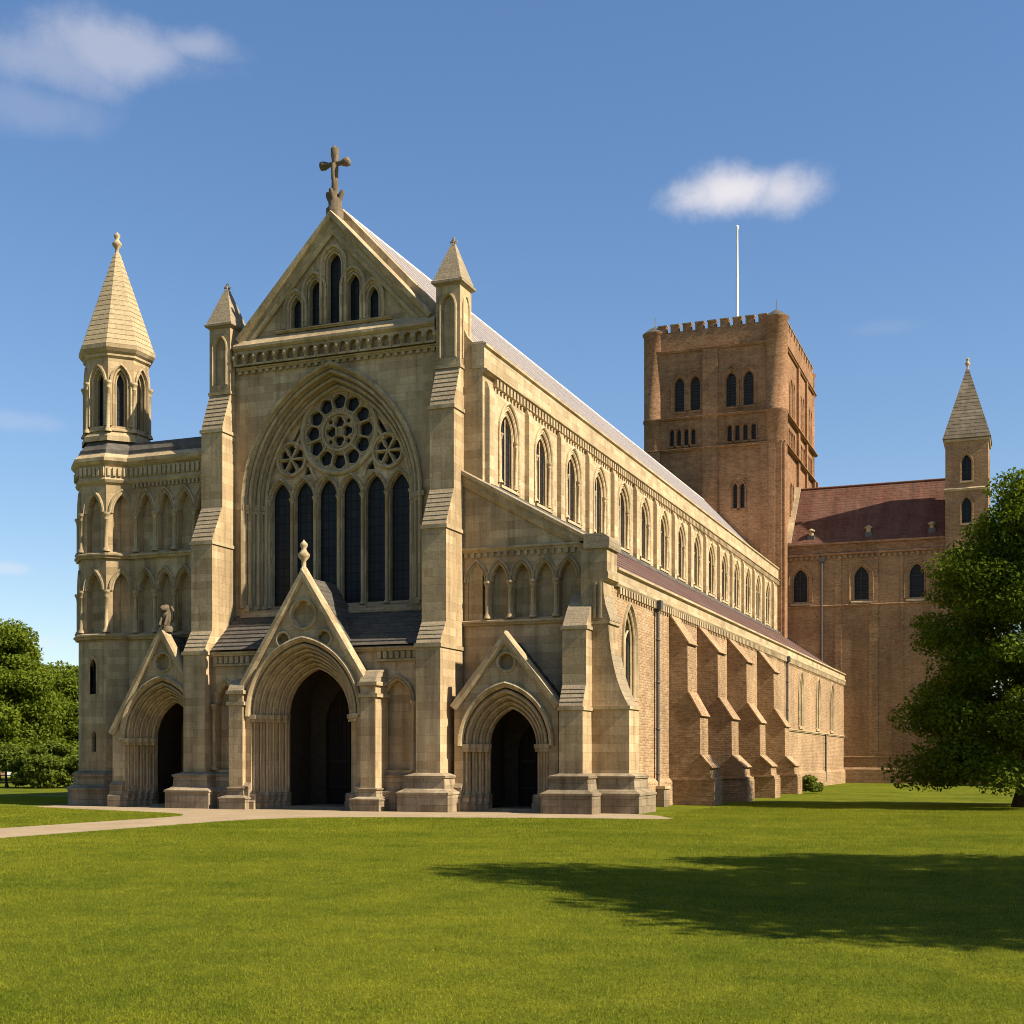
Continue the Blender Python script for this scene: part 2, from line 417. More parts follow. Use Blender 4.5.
ORG = {}
def part(name, mb, mats, parent=None, org=None, label=None):
    if not isinstance(mats, (list, tuple)): mats = [mats]
    if org is None: org = ORG[parent] if parent else Vector((0, 0, 0))
    org = Vector(org)
    me = bpy.data.meshes.new(name)
    v = np.array(mb.v, dtype=np.float64)-np.array(org)
    me.from_pydata(v.tolist(), [], mb.f)
    for m in mats: me.materials.append(m)
    me.polygons.foreach_set('material_index', mb.m); me.polygons.foreach_set('use_smooth', mb.sm)
    uvl = me.uv_layers.new(name='UVMap'); uv = np.zeros((len(me.loops), 2), dtype=np.float32)
    V = np.array(mb.v, dtype=np.float64)
    k = 0
    for f in mb.f:
        p = V[list(f)]
        q0, q1 = p[2 % len(p)]-p[0], p[-1]-p[1]
        nn = np.cross(q0, q1) if len(p) > 3 else np.cross(p[1]-p[0], p[2]-p[0])
        l = np.linalg.norm(nn); nn = nn/l if l > 1e-12 else np.array((0, 0, 1.))
        if abs(nn[2]) > .985: t = np.array((1., 0, 0)); b = np.array((0, 1., 0))
        else:
            t = np.array((-nn[1], nn[0], 0)); t /= np.linalg.norm(t); b = np.cross(nn, t)
            if b[2] < 0: b = -b
        uv[k:k+len(p), 0] = p @ t; uv[k:k+len(p), 1] = p @ b
        k += len(p)
    uvl.data.foreach_set('uv', uv.ravel())
    me.update()
    o = bpy.data.objects.new(name, me); C.objects.link(o)
    if parent is not None:
        o.parent = parent; o.location = org-ORG[parent]
    else: o.location = org
    ORG[o] = org
    if label: o['label'] = label
    return o
def copy_part(o, delta, parent=None):
    c = o.copy(); C.objects.link(c); par = parent or o.parent
    ORG[c] = ORG[o]+Vector(delta)
    c.parent = par
    c.location = ORG[c]-(ORG[par] if par else Vector((0, 0, 0)))
    for ch in [x for x in o.children]:
        d = ch.copy(); C.objects.link(d); d.parent = c; ORG[d] = ORG[ch]+Vector(delta)
    return c
def thing(name, loc, label, cat, group=None):
    o = bpy.data.objects.new(name, None); C.objects.link(o); o.location = loc; ORG[o] = Vector(loc)
    o.empty_display_size = .5
    o['label'] = label; o['category'] = cat
    if group: o['group'] = group
    return o
def tag(o, label, cat, group=None):
    o['label'] = label; o['category'] = cat
    if group: o['group'] = group
def structure(o): o['kind'] = 'structure'; return o

# ------------------------------------------------------------------ ground, path
PATH_OUTLINE = []
def ground():
    mb = MB(); P = lambda x, y, z=0: Vector((x, y, z))
    mb.face([P(-2500, -600), P(2500, -600), P(2500, 3000), P(-2500, 3000)])
    structure(part('lawn', mb, LAWN))
    mb = MB()
    # straight walk up to the centre door, then a forecourt strip along the west front
    z = .006
    def curve(p0, p1, p2, n=6): return [((1-t)**2*p0[0]+2*t*(1-t)*p1[0]+t*t*p2[0], (1-t)**2*p0[1]+2*t*(1-t)*p1[1]+t*t*p2[1]) for t in [i/n for i in range(n+1)]]
    o = [(-30.7, -8), (-26.9, -8), (-26.9, 38.5)]+curve((-26.9, 40.5), (-26.5, 44.2), (-23.0, 45.3))+[(-16, 47.2)]+curve((-13.4, 47.4), (-11.9, 47.6), (-12.4, 48.3))+[(-13.6, 50.6), (-14.6, 51.5), (-17, 53), (-44, 53), (-43.5, 49.4), (-40.0, 48.1)]+curve((-34.5, 46.3), (-30.9, 45.2), (-30.8, 42.4))
    PATH_OUTLINE.extend(o)
    tri(mb, o, [], lambda a, b: P(a, b, z), 0)
    structure(part('path', mb, PATHM))
ground()

# ------------------------------------------------------------------ the cathedral
CX = -29.7; WX = -29.9
CATH = thing('cathedral', (CX, 53.5, 0), 'large gothic cathedral with pale stone west front, long nave and square brick tower', 'cathedral')
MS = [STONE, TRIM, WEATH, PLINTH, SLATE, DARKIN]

def corbels(mb, P, u0, u1, v0, v1, w0, w1, pitch, mat=0, fill=.5):
    n = max(1, int((u1-u0)/pitch)); p = (u1-u0)/n
    for i in range(n): mb.box(P, u0+i*p+p*(1-fill)/2, u0+i*p+p*(1+fill)/2, v0, v1, w0, w1, mat)
def string(mb, P, u0, u1, v, h=.22, w=.16, mat=1, base=0.0):
    mb.prof(P, [(base-.02, v), (base+w*.55, v), (base+w*.7, v+h*.3), (base+w, v+h*.45), (base+w, v+h*.72), (base-.02, v+h)], u0, u1, mat)
def column_mb(c, z0, zs, r, n=8):
    mb = MB(); h = zs-z0
    mb.lathe(c, [(r*1.9, z0), (r*1.9, z0+r*.8), (r*1.5, z0+r*1.1), (r*1.55, z0+r*1.6), (r, z0+r*2.1), (r, zs-r*3.6), (r*1.25, zs-r*3.4), (r*1.05, zs-r*3.0), (r*1.5, zs-r*1.6), (r*1.9, zs-r*1.1), (r*1.95, zs-r*.9), (r*1.95, zs)], n)
    return mb
def finial_mb(c, z, s=1.0):
    mb = MB()
    mb.lathe(c, [(.16*s, z), (.16*s, z+.12*s), (.10*s, z+.2*s), (.10*s, z+.45*s), (.24*s, z+.62*s), (.27*s, z+.75*s), (.14*s, z+.9*s), (.10*s, z+1.0*s), (.17*s, z+1.12*s), (.17*s, z+1.22*s), (.05*s, z+1.34*s), (.01, z+1.4*s)], 10)
    return mb
def cross_finial_mb(c, z, s=1.0):
    mb = MB(); P = lambda u, v, w=0: Vector((c[0]+u, c[1]-w, v))
    mb.lathe(c, [(.14*s, z), (.2*s, z+.1*s), (.08*s, z+.2*s), (.06*s, z+.5*s), (.11*s, z+.62*s), (.02, z+.72*s)], 8)
    for t in (0, pi/2):
        d = Vector((cos(t), sin(t), 0))*.26*s
        q = Vector((c[0], c[1], z+.36*s))
        mb.tube([q-d, q-d*.6, q, q+d*.6, q+d], [.085*s, .05*s, .05*s, .05*s, .085*s], 6)
    return mb
def glass_part(parent, P, outline, w, mat=GLASS):
    mb = MB(); tri(mb, outline, [], lambda a, b: P(a, b, w), 0); return part('glass', mb, mat, parent)
def arcade(parent, P, centres, hw, z0, zs, h, cols, dep=.22, mat=STONE, col_r=.095, wcol=.05):
    """mouldings and recessed panels of blind arches, their columns as sub-parts; returns the holes for the wall sheet"""
    mb = MB(); holes = []
    for c in centres:
        holes.append(arch(c, z0, zs, hw, h))
        tri(mb, arch(c, z0, zs, hw, h, .01), [], lambda a, b: P(a, b, -dep+.05), 0)
        archsurf(mb, P, c, zs, zs, hw, h, [(.20, .0), (.20, .09), (.14, .13), (.10, .06), (.07, .03), (.03, .08), (-.02, .04), (-.05, -.08), (-.05, -dep)], 1)
    o = part('blind_arcade', mb, [mat, TRIM], parent)
    q = P(cols[0], 0, wcol)
    first = part('column', column_mb((q.x, q.y), z0, zs+.02, col_r), TRIM, o)
    for u in cols[1:]:
        copy_part(first, P(u, 0, wcol)-q)
    return holes
def plinth(mb, P, u0, u1, w, z=1.7, e=.0):
    """stepped base mouldings in front of face w"""
    mb.prof(P, [(w-.1, 0), (w+.62+e, 0), (w+.62+e, z*.44), (w+.66+e, z*.45), (w+.66+e, z*.50), (w+.36+e, z*.60), (w+.33+e, z*.86), (w+.38+e, z*.88), (w+.38+e, z*.93), (w+.03, z), (w-.1, z)], u0-e*0, u1, 3)
def plinth_loop(mb, x0, x1, y0, y1, z=1.7):
    """the same mouldings round a rectangular pier: outline x0..x1, y0..y1 of the pier itself"""
    rows = []
    for d, zz in ((.58, 0), (.58, z*.44), (.62, z*.45), (.62, z*.50), (.33, z*.60), (.30, z*.86), (.36, z*.88), (.36, z*.93), (.0, z)):
        rows.append([(x0-d, y0-d, zz), (x1+d, y0-d, zz), (x1+d, y1+d, zz), (x0-d, y1+d, zz)])
    mb.grid(rows, 3, False, True)

# --- west wall of the nave with the great window and the gable
def west_wall():
    P = FW(53.5); mb = MB()
    gl = [(0, 25.55, .34), (-1.0, 24.45, .30), (1.0, 24.45, .30), (-2.0, 23.75, .27), (2.0, 23.75, .27)]
    holes = [arch(WX, 9.2, 14.2, 3.75, 5.3, .75, 16)]
    holes.append([(CX-2.0, .02), (CX+2.0, .02), (CX+2.0, 7.05), (CX-2.0, 7.05)])
    for dx, top, hw in gl: holes.append(arch(CX+dx, 22.25, top-.55, hw, .5, .22))
    out = [(-35.6, 0), (-22.3, 0), (-22.3, 19.3), (-23.5, 21.9), (CX+4.85, 22.0), (CX+.02, 27.05), (CX-4.85, 22.0), (-35.6, 21.9)]
    wall(mb, P, out, holes, .3, 0, 1)
    o = part('west_wall', mb, MS, CATH)
    # gable lancets
    for dx, top, hw in gl:
        m = MB(); archsurf(m, P, CX+dx, 22.25, top-.55, hw, .5, [(.36, .0), (.36, .12), (.30, .15), (.24, .12), (.22, .02)]+orders(1, .22, 0, 0, -.35, .05), 1, 7)
        wd = part('gable_window', m, MS, CATH); glass_part(wd, P, arch(CX+dx, 22.25, top-.55, hw, .5, .02), -.33)
    m = MB(); string(m, P, CX-3.0, CX+3.0, 22.08, .17, .2); part('gable_sill', m, MS, CATH)
    # little quatrefoil above the gable windows, raking copings
    m = MB()
    for s in (-1, 1):
        a = Vector((CX+s*5.0, 53.5, 21.95)); b = Vector((CX, 53.5, 27.2)); d = (b-a).normalized(); nrm = Vector((-d.z*s, 0, d.x*s)) if s > 0 else Vector((d.z, 0, -d.x))
        nrm = Vector((s*abs(d.z), 0, abs(d.x)))
        rows = []
        for k, (h, y) in enumerate(((-.62, .0), (-.62, .14), (-.45, .22), (-.40, .14), (-.22, .16), (-.12, .34), (.08, .38), (.14, .2), (.16, -.55))):
            rows.append([a+nrm*h+Vector((0, -y, 0)), b+nrm*h+Vector((0, -y, 0))])
        for r in rows:   # meet on the centre line
            r[1] = r[0]+d*((CX-r[0].x)/d.x)
        m.grid(rows, 1)
        m.face([r[0] for r in rows], 1)
    part('gable_coping', m, MS, CATH)
    # the cross
    c = (CX, 53.6); m = MB()
    m.lathe(c, [(.42, 26.9), (.42, 27.5), (.30, 27.65), (.34, 27.95), (.22, 28.05), (.16, 28.35)], 8, 1)
    for t in range(4):
        a = t*pi/2+pi/4*0; q = Vector((c[0]+.34*cos(a), c[1]+.34*sin(a), 28.2)); m.tube([q-Vector((.2*cos(a), .2*sin(a), .5)), q, q+Vector((.06*cos(a), .06*sin(a), .15))], [.1, .13, .08], 7, 1)
    PX = lambda z: Vector((c[0], c[1], z))
    m.tube([PX(28.1), PX(28.5), PX(28.9), PX(29.5), PX(29.75), PX(30.0), PX(30.3), PX(30.45)], [.14, .17, .15, .17, .15, .2, .2, .07], 8, 1)
    X = Vector((1, 0, 0)); q = PX(29.62)
    m.tube([q-X*.78, q-X*.72, q-X*.55, q-X*.3, q, q+X*.3, q+X*.55, q+X*.72, q+X*.78], [.08, .2, .21, .11, .13, .11, .21, .2, .08], 8, 1)
    m.tube([PX(28.55)+Vector((0, -.12, 0)), PX(28.9)+Vector((0, -.17, 0)), PX(29.35)+Vector((0, -.18, 0)), PX(29.6)+Vector((0, -.16, 0))], [.04, .09, .1, .07], 6, 1)
    part('gable_cross', m, [CROSS, CROSS], CATH)
    # arcaded cornice under the gable
    m = MB(); u0, u1 = -34.85, -24.45
    string(m, P, u0, u1, 20.54, .2, .2)
    corbels(m, P, u0, u1, 20.4, 20.54, 0, .14, .36, 1)
    n = 19; p = (u1-u0)/n
    hs = [arch(u0+(i+.5)*p, 20.82, 21.12, .185, .19, 0, 4) for i in range(n)]
    wall(m, P, [(u0, 20.72), (u1, 20.72), (u1, 21.42), (u0, 21.42)], hs, .27, 1, 1, .3)
    m.box(P, u0, u1, 20.72, 21.42, .0, .03, 0)
    for i in range(n+1): m.tube([P(u0+i*p, 20.74, .3), P(u0+i*p, 20.97, .3), P(u0+i*p, 21.0, .32), P(u0+i*p, 21.15, .35), P(u0+i*p, 21.2, .31)], [.05, .05, .1, .12, .06], 6, 1)
    m.prof(P, [(0, 21.42), (.34, 21.42), (.45, 21.52), (.45, 21.64), (.05, 22.05), (0, 22.05)], u0, u1, 1)
    part('cornice', m, MS, CATH)
west_wall()

def great_window():
    P = FW(53.5); m = MB()
    archsurf(m, P, WX, 9.35, 14.2, 3.75, 5.3, [(.98, 0), (.98, .14), (.90, .2), (.80, .14), (.75, .0)]+orders(3, .75, 0, 0, -.9, .085), 1, 18)
    # capitals and bases along the stepped jambs
    for s in (-1, 1):
        for i in range(4):
            d0 = 1.07-.25*i; w = .16 if i == 0 else -.3*(i-1)+.04
            for z, h, e in ((14.0, .24, .05), (13.82, .18, -.01), (9.2, .3, .06)):
                if i == 0 and z < 13.9: continue
                a, b = WX+s*(3.75+d0-.27), WX+s*(3.75+d0+e*.3)
                m.box(P, min(a, b)-e*.5, max(a, b), z, z+h, w-.5, w+e*.5, 1)
    m.prof(P, [(-1.2, 8.8), (.18, 8.8), (.18, 9.0), (.05, 9.1), (-1.2, 9.5)], WX-4.7, WX+4.7, 1)
    o = part('great_window', m, MS, CATH)
    # plate tracery: six lancets, one large rose and two small wheels
    m = MB(); w = -.88; hs = []; cz = 17.52
    lan = [WX+x for x in (-3.13, -1.88, -.63, .63, 1.88, 3.13)]
    for i, c in enumerate(lan): hs.append(arch(c, 9.5, 14.5, .49, .84, 0, 8))
    for k in range(12): t = pi/2+2*pi*k/12; hs.append(foil(WX+1.40*cos(t), cz+1.40*sin(t), .36, 5, 4, t))
    for k in range(4): t = pi/2+2*pi*k/4; hs.append(foil(WX+.43*cos(t), cz+.43*sin(t), .285, 3, 5, t))
    for k in range(4): t = pi/4+2*pi*k/4; hs.append(circ(WX+.66*cos(t), cz+.66*sin(t), .11, 9))
    for s in (-1, 1):
        c = (WX+s*2.55, 16.42)
        for k in range(6):
            t = pi/6+2*pi*k/6; a = [(c[0]+r*cos(t+da), c[1]+r*sin(t+da)) for r, da in ((.13, -.32), (.3, -.22), (.58, -.39), (.64, -.2), (.66, 0), (.64, .2), (.58, .39), (.3, .36), (.13, .32))]
            hs.append(a)
        hs.append([(WX+s*1.36, 15.68), (WX+s*1.84, 15.6), (WX+s*1.74, 16.05)][::s])
        hs.append([(WX+s*2.05, 17.98), (WX+s*2.5, 17.25), (WX+s*2.28, 17.22), (WX+s*1.98, 17.7)][::s])
    wall(m, P, arch(WX, 9.4, 14.2, 3.75, 5.3, .05, 18), hs, .28, 0, 1, w)
    for i, c in enumerate(lan):
        archsurf(m, P, c, 14.5, 14.5, .49, .84, [(.20, w), (.18, w+.12), (.13, w+.16), (.09, w+.1), (.07, w+.02), (.04, w+.05), (0, w)], 1, 8)
    m.torus(P, WX, cz, w+.05, 1.95, .12, 40, 8, 1); m.torus(P, WX, cz, w+.02, 1.80, .04, 40, 6, 1)
    m.torus(P, WX, cz, w+.03, .88, .09, 28, 6, 1)
    for k in range(12):
        t = pi/2+2*pi*k/12; m.torus(P, WX+1.40*cos(t), cz+1.40*sin(t), w+.01, .375, .03, 14, 6, 1)
        t += pi/12; m.tube([P(WX+.95*cos(t), cz+.95*sin(t), w+.03), P(WX+1.75*cos(t), cz+1.75*sin(t), w+.03)], [.05, .05], 6, 1)
    for k in range(4): t = pi/2+2*pi*k/4; m.torus(P, WX+.43*cos(t), cz+.43*sin(t), w+.02, .30, .04, 14, 6, 1)
    for s in (-1, 1):
        c = (WX+s*2.55, 16.42)
        m.torus(P, c[0], c[1], w+.05, .77, .085, 26, 7, 1)
        for k in range(6):
            t = 2*pi*k/6; m.tube([P(c[0], c[1], w+.03), P(c[0]+.7*cos(t), c[1]+.7*sin(t), w+.03)], [.055, .045], 6, 1)
        # the curved struts between rose and lancets
        m.tube([P(WX+s*1.24, 15.3, w), P(WX+s*1.5, 15.9, w+.04), P(WX+s*1.95, 16.6, w+.04), P(WX+s*2.2, 17.5, w+.04)][:2], [.1, .08], 6, 1)
        m.tube([P(WX+s*1.72, 18.1, w+.03), P(WX+s*2.2, 17.2, w+.04), P(WX+s*2.35, 16.95, w+.03)], [.09, .09, .07], 6, 1)
    tr = part('tracery', m, MS, o)
    glass_part(o, P, arch(WX, 9.4, 14.2, 3.75, 5.3, 0, 18), w-.24)
    cols = [WX+x for x in (-3.74, -2.5, -1.25, 0, 1.25, 2.5, 3.74)]
    q = P(cols[0], 0, w+.06); f = part('mullion', column_mb((q.x, q.y), 9.4, 14.55, .078, 10), TRIM, o)
    for u in cols[1:]: copy_part(f, P(u, 0, w+.06)-q)
great_window()

# --- the two great buttresses of the west front with their pinnacles
def front_buttress(u0, dz):
    u1 = u0+1.15; P = FW(53.5); m = MB()
    prof = [(-.9, 0), (2.5, 0), (2.5, 7.2)]+saw(2.5, 7.2, 1.9, 8.15, 5)[1:]+[(1.9, 8.15), (1.9, 12.35)]+saw(1.9, 12.35, 1.08, 14.0, 8)[1:]+[(1.08, 17.7)]+saw(1.08, 17.7, .42, 19.4, 8)[1:]+[(.42, 19.5), (-.9, 19.5)]
    m.prof(P, prof, u0, u1, 0, 2)
    for z, w in ((7.15, 2.5), (12.3, 1.9), (17.65, 1.08)):
        m.box(P, u0-.06, u1+.06, z-.14, z+.02, -.8, w+.07, 1)
    plinth_loop(m, u0-.02, u1+.02, 51.0, 53.6, 1.65)
    b = part('buttress', m, MS, CATH)
    # pinnacle: shaft with a sunk lancet panel, pyramid cap
    m = MB(); za, zb = 19.45, 23.1+dz; cy = 53.68; hy = .62
    m.box(P, u0-.05, u1+.05, za, za+.14, -.85, .48, 1)
    wall(m, P, [(u0, za), (u1, za), (u1, zb), (u0, zb)], [arch((u0+u1)/2, za+.45, zb-1.05, .3, .55)], .16, 0, 1, .42)
    archsurf(m, P, (u0+u1)/2, za+.45, zb-1.05, .3, .55, [(.12, .42), (.12, .48), (.06, .50), (.0, .42), (-.03, .3)], 1, 7)
    m.box(P, u0+.1, u1-.1, za+.3, zb-.2, .0, .26, 0)
    for uu, sg in ((u0, -1), (u1, 1)):
        PS = (lambda x: lambda a, b, c=0: Vector((x+sg*c, a, b)))(uu)
        m.face([PS(53.08, za), PS(54.35, za), PS(54.35, zb), PS(53.08, zb)], 0)
        archsurf(m, PS, 53.72, za+.45, zb-1.05, .3, .55, [(.1, 0), (.1, .05), (.03, .06), (0, .01)], 1, 7)
    m.face([P(u0, za, -.85), P(u1, za, -.85), P(u1, zb, -.85), P(u0, zb, -.85)], 0)
    c = ((u0+u1)/2, 53.71); e = .74
    m.grid([[(c[0]+s*r, c[1]+t*r*1.1, z) for s, t in ((-1, -1), (1, -1), (1, 1), (-1, 1))] for r, z in ((.58, zb-.12), (e, zb), (e, zb+.1), (e-.06, zb+.14), (.09, zb+1.9), (.0, zb+1.95))], 2, False, True)
    pn = part('pinnacle', m, MS, b)
    part('finial', cross_finial_mb(c, zb+1.8, .62), TRIM, b)
front_buttress(-24.35, .1)
front_buttress(-36.15, -.4)

# --- porches
def porch(P, cx, hwi, hi, hwo, zs, gw, ge, ga, D, n, T, fin, foils, Yf, name='portal', gwr=None):
    m = MB(); dd = hwo-hwi; gwr = gwr or gw; ger = ga-(ga-ge)*gwr/gw
    outline = [(cx-gw, 0), (cx+gwr, 0), (cx+gwr, ger), (cx, ga), (cx-gw, ge)]
    hole = arch(cx, 0, zs, hwi, hi, dd, 14)
    hs = [hole]+[foil(a, b, r, k, 5) for a, b, r, k in foils]
    # keep the doorway open at the ground: start the opening a hair above it
    hole[0] = (hole[0][0], .02); hole[-1] = (hole[-1][0], .02)
    wall(m, P, outline, hs, .28, 0, 1)
    for a, b, r, k in foils:
        m.face([P(x, y, -.27) for x, y in circ(a, b, r*1.2, 10)], 0)
        m.torus(P, a, b, .02, r*1.12, .07, 20, 6, 1)
    # hood, receding orders of the arch, stepped jambs
    archsurf(m, P, cx, zs-.05, zs, hwi, hi, [(dd+.26, 0), (dd+.26, .1), (dd+.18, .17), (dd+.08, .12), (dd, .0)], 1, 16)
    a = P(0, 0, 0)
    r = dd/n*.30
    o = part(name, m, MS, CATH)
    m = MB(); archsurf(m, P, cx, zs, zs, hwi, hi, orders(n, dd, 0, 0, -D, r), 1, 18)
    part('archivolt', m, MS, o)
    for s in (-1, 1):
        m = MB()
        for i in range(n):
            d0 = dd-dd*i/n-(.012 if i == 0 else 0); d1 = dd-dd*(i+1)/n; w0 = -D*i/n; w1 = -D*(i+1)/n
            ua, ub = cx+s*(hwi+d0), cx+s*(hwi+d1)
            m.face([P(ua, .6, w0), P(ua, .6, w1), P(ua, zs, w1), P(ua, zs, w0)], 0)
            m.face([P(ua, .6, w1), P(ub, .6, w1), P(ub, zs, w1), P(ua, zs, w1)], 0)
            # abacus over each step, battered base under it
            lo, hi_ = min(ua, ub), max(ua, ub)
            m.box(P, lo-.06, hi_+.06, zs-.16, zs+.03, w1-.05, w0+.05, 1)
            m.box(P, lo-.03, hi_+.03, zs-.3, zs-.16, w1-.05, w0+.0, 1)
            m.prof(P, [(w1-.05, 0), (w0+.22, 0), (w0+.22, .34), (w0+.12, .42), (w0+.12, .62), (w0+.04, .74), (w1-.05, .74)], lo-.1, hi_+.1, 3)
        part('jamb', m, MS, o)
    # one shaft in the angle of every step
    first = None
    for s in (-1, 1):
        for i in range(n):
            d0 = dd-dd*i/n; w1 = -D*(i+1)/n; rr = min(dd, D)/n*.36
            q = P(cx+s*(hwi+d0-rr*1.15), 0, w1+rr*1.15)
            if first is None: first = part('shaft', column_mb((q.x, q.y), .72, zs-.1, rr*.8, 10), TRIM, o); q0 = q
            else: copy_part(first, q-q0)
    # dark porch behind, paving step, plank doors
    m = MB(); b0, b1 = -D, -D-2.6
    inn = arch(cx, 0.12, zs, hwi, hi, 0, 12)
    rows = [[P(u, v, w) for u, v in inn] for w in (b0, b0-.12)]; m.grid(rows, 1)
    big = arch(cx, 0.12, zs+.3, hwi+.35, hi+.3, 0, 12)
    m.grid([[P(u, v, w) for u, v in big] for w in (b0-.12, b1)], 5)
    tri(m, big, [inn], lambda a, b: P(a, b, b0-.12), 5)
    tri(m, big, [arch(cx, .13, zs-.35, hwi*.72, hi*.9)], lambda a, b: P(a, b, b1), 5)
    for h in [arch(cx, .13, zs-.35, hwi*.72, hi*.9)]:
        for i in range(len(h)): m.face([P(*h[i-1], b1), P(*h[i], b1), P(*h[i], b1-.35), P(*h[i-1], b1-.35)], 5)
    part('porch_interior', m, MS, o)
    for s in (-1, 1):
        m = MB(); full = arch(cx, .13, zs-.35, hwi*.72, hi*.9)
        half = [p for p in full if (p[0]-cx)*s > -1e-6]
        half = half+[(cx, .13)] if s > 0 else [(cx, .13)]+half
        half = [p for i, p in enumerate(half) if i == 0 or (abs(p[0]-half[i-1][0])+abs(p[1]-half[i-1][1])) > 1e-6]
        half = [(x if abs(x-cx) > 1e-4 else cx+s*.012, y) for x, y in half]
        tri(m, half, [], lambda a, b: P(a, b, b1-.3), 0)
        dl = part('door_leaf', m, OAK, o)
        for z in (.9, 2.1):
            m = MB(); m.box(P, min(cx+s*.1, cx+s*hwi*.68), max(cx+s*.1, cx+s*hwi*.68), z, z+.09, b1-.3, b1-.27)
            part('strap_hinge', m, IRON, dl)
    m = MB(); m.box(P, cx-hwi-.05, cx+hwi+.05, 0, .12, b1, -D+.45, 3); part('step', m, MS, o)
    # raking copings and slated roof running back to the wall behind
    m = MB()
    for s in (-1, 1):
        a = P(cx+s*((gw if s < 0 else gwr)+.05), (ge if s < 0 else ger)-.05, 0); b = P(cx, ga, 0); d = (b-a).normalized(); nv = Vector((s*abs(d.z), 0, abs(d.x)))
        rows = []
        for h, w in ((-.2, 0), (-.2, .08), (-.06, .16), (.1, .16), (.17, .05), (.17, -.3), (0, -.32)):
            p = a+nv*h+Vector((0, -w, 0)); rows.append([p, p+d*((cx-p.x)/d.x)])
        m.grid(rows, 1); m.face([x[0] for x in rows], 1)
    part('gable_coping', m, MS, o)
    m = MB(); 
    for s in (-1, 1):
        k = 9; pr = []
        for i in range(k):
            for t, lift in ((i/k, .05), ((i+1)/k, .0)):
                gg, g0 = (gw, ge) if s < 0 else (gwr, ger); u = cx+s*(gg+.08)*(1-t); v = g0-.12+(ga-g0)*t; pr.append((u, v+lift))
        m.grid([[P(u, v, -.25), P(u, v, -T)] for u, v in pr], 4)
    m.face([P(cx-gw, 0, 0), P(cx-gw, ge, 0), P(cx-gw, ge, -T), P(cx-gw, 0, -T)], 0)
    m.face([P(cx+gwr, 0, 0), P(cx+gwr, ger, 0), P(cx+gwr, ger, -T), P(cx+gwr, 0, -T)], 0)
    part('porch_roof', m, MS, o)
    # base mouldings on the outer parts
    for s in (-1, 1):
        m = MB(); a, b = cx+s*hwo, cx+s*((gw if s < 0 else gwr)+.02)
        m.prof(P, [(-.1, 0), (.36, 0), (.36, .5), (.22, .62), (.20, .98), (.24, 1.02), (.04, 1.2), (-.1, 1.2)], min(a, b), max(a, b), 3)
        part('base_moulding', m, MS, o)
    if fin == 'bud':
        c = P(cx, 0, -.05); part('finial', finial_mb((c.x, c.y), ga+.1, 1.0), TRIM, o)
    elif fin == 'beast':
        c = P(cx+.1, 0, -.2); m = MB(); z = ga+.05
        m.lathe((c.x, c.y), [(.3, z-.1), (.34, z+.1), (.25, z+.2)], 8)
        X = Vector((1, 0, 0)); b = Vector((c.x, c.y, z+.2))
        m.tube([b+Vector((-.1, .05, 0)), b+Vector((-.05, 0, .3)), b+Vector((.05, -.1, .62)), b+Vector((.1, -.2, .82)), b+Vector((.08, -.4, .78)), b+Vector((.06, -.5, .72))], [.2, .27, .22, .2, .15, .08], 8)
        for s in (-1, 1): m.tube([b+Vector((.05+s*.14, -.2, .45)), b+Vector((.05+s*.15, -.3, .2)), b+Vector((.05+s*.15, -.38, .0))], [.09, .07, .08], 6)
        m.tube([b+Vector((-.1, .2, .1)), b+Vector((.25, .25, .3)), b+Vector((.32, .1, .75)), b+Vector((.2, .1, .9))], [.07, .06, .05, .06], 6)
        part('beast_finial', m, CROSS, o)
    return o
cp = porch(FW(50.75), CX, 1.6, 2.1, 2.68, 4.2, 3.3, 5.2, 10.4, 1.45, 6, 2.9, 'bud', [(CX, 8.62, .58, 4), (CX-1.0, 7.52, .30, 4), (CX+1.05, 7.52, .33, 4)], 50.75)
porch(FW(51.8), -20.55, 1.1, 1.55, 1.94, 2.85, 2.35, 4.5, 7.4, .95, 4, 1.75, None, [(-20.5, 6.35, .36, 6)], 51.8)
porch(FW(51.3), -37.55, 1.2, 1.75, 2.1, 3.2, 2.8, 3.5, 8.2, 1.2, 5, 1.75, 'beast', [(-37.5, 6.75, .40, 5)], 51.3, gwr=2.2)
def porch_piers():
    for s in (-1, 1):
        m = MB(); u0 = CX+s*3.32-.36; u1 = u0+.72; P = FW(50.75); zt = 5.15 if s < 0 else 5.4
        m.box(P, u0, u1, .8, zt, -.95, .24, 0)
        m.box(P, u0-.1, u1+.1, zt-.5, zt-.34, -1.0, .30, 1)
        m.box(P, u0-.1, u1+.1, zt, zt+.16, -1.0, .34, 1)
        m.prof(P, [(-1.0, zt+.16), (.32, zt+.16), (.15, zt+.4), (-.05, zt+.62), (-1.0, zt+.8)], u0-.02, u1+.02, 2)
        plinth_loop(m, u0+.26, u1-.26, 50.78, 51.7, 1.05)
        part('porch_pier', m, MS, CATH)
porch_piers()

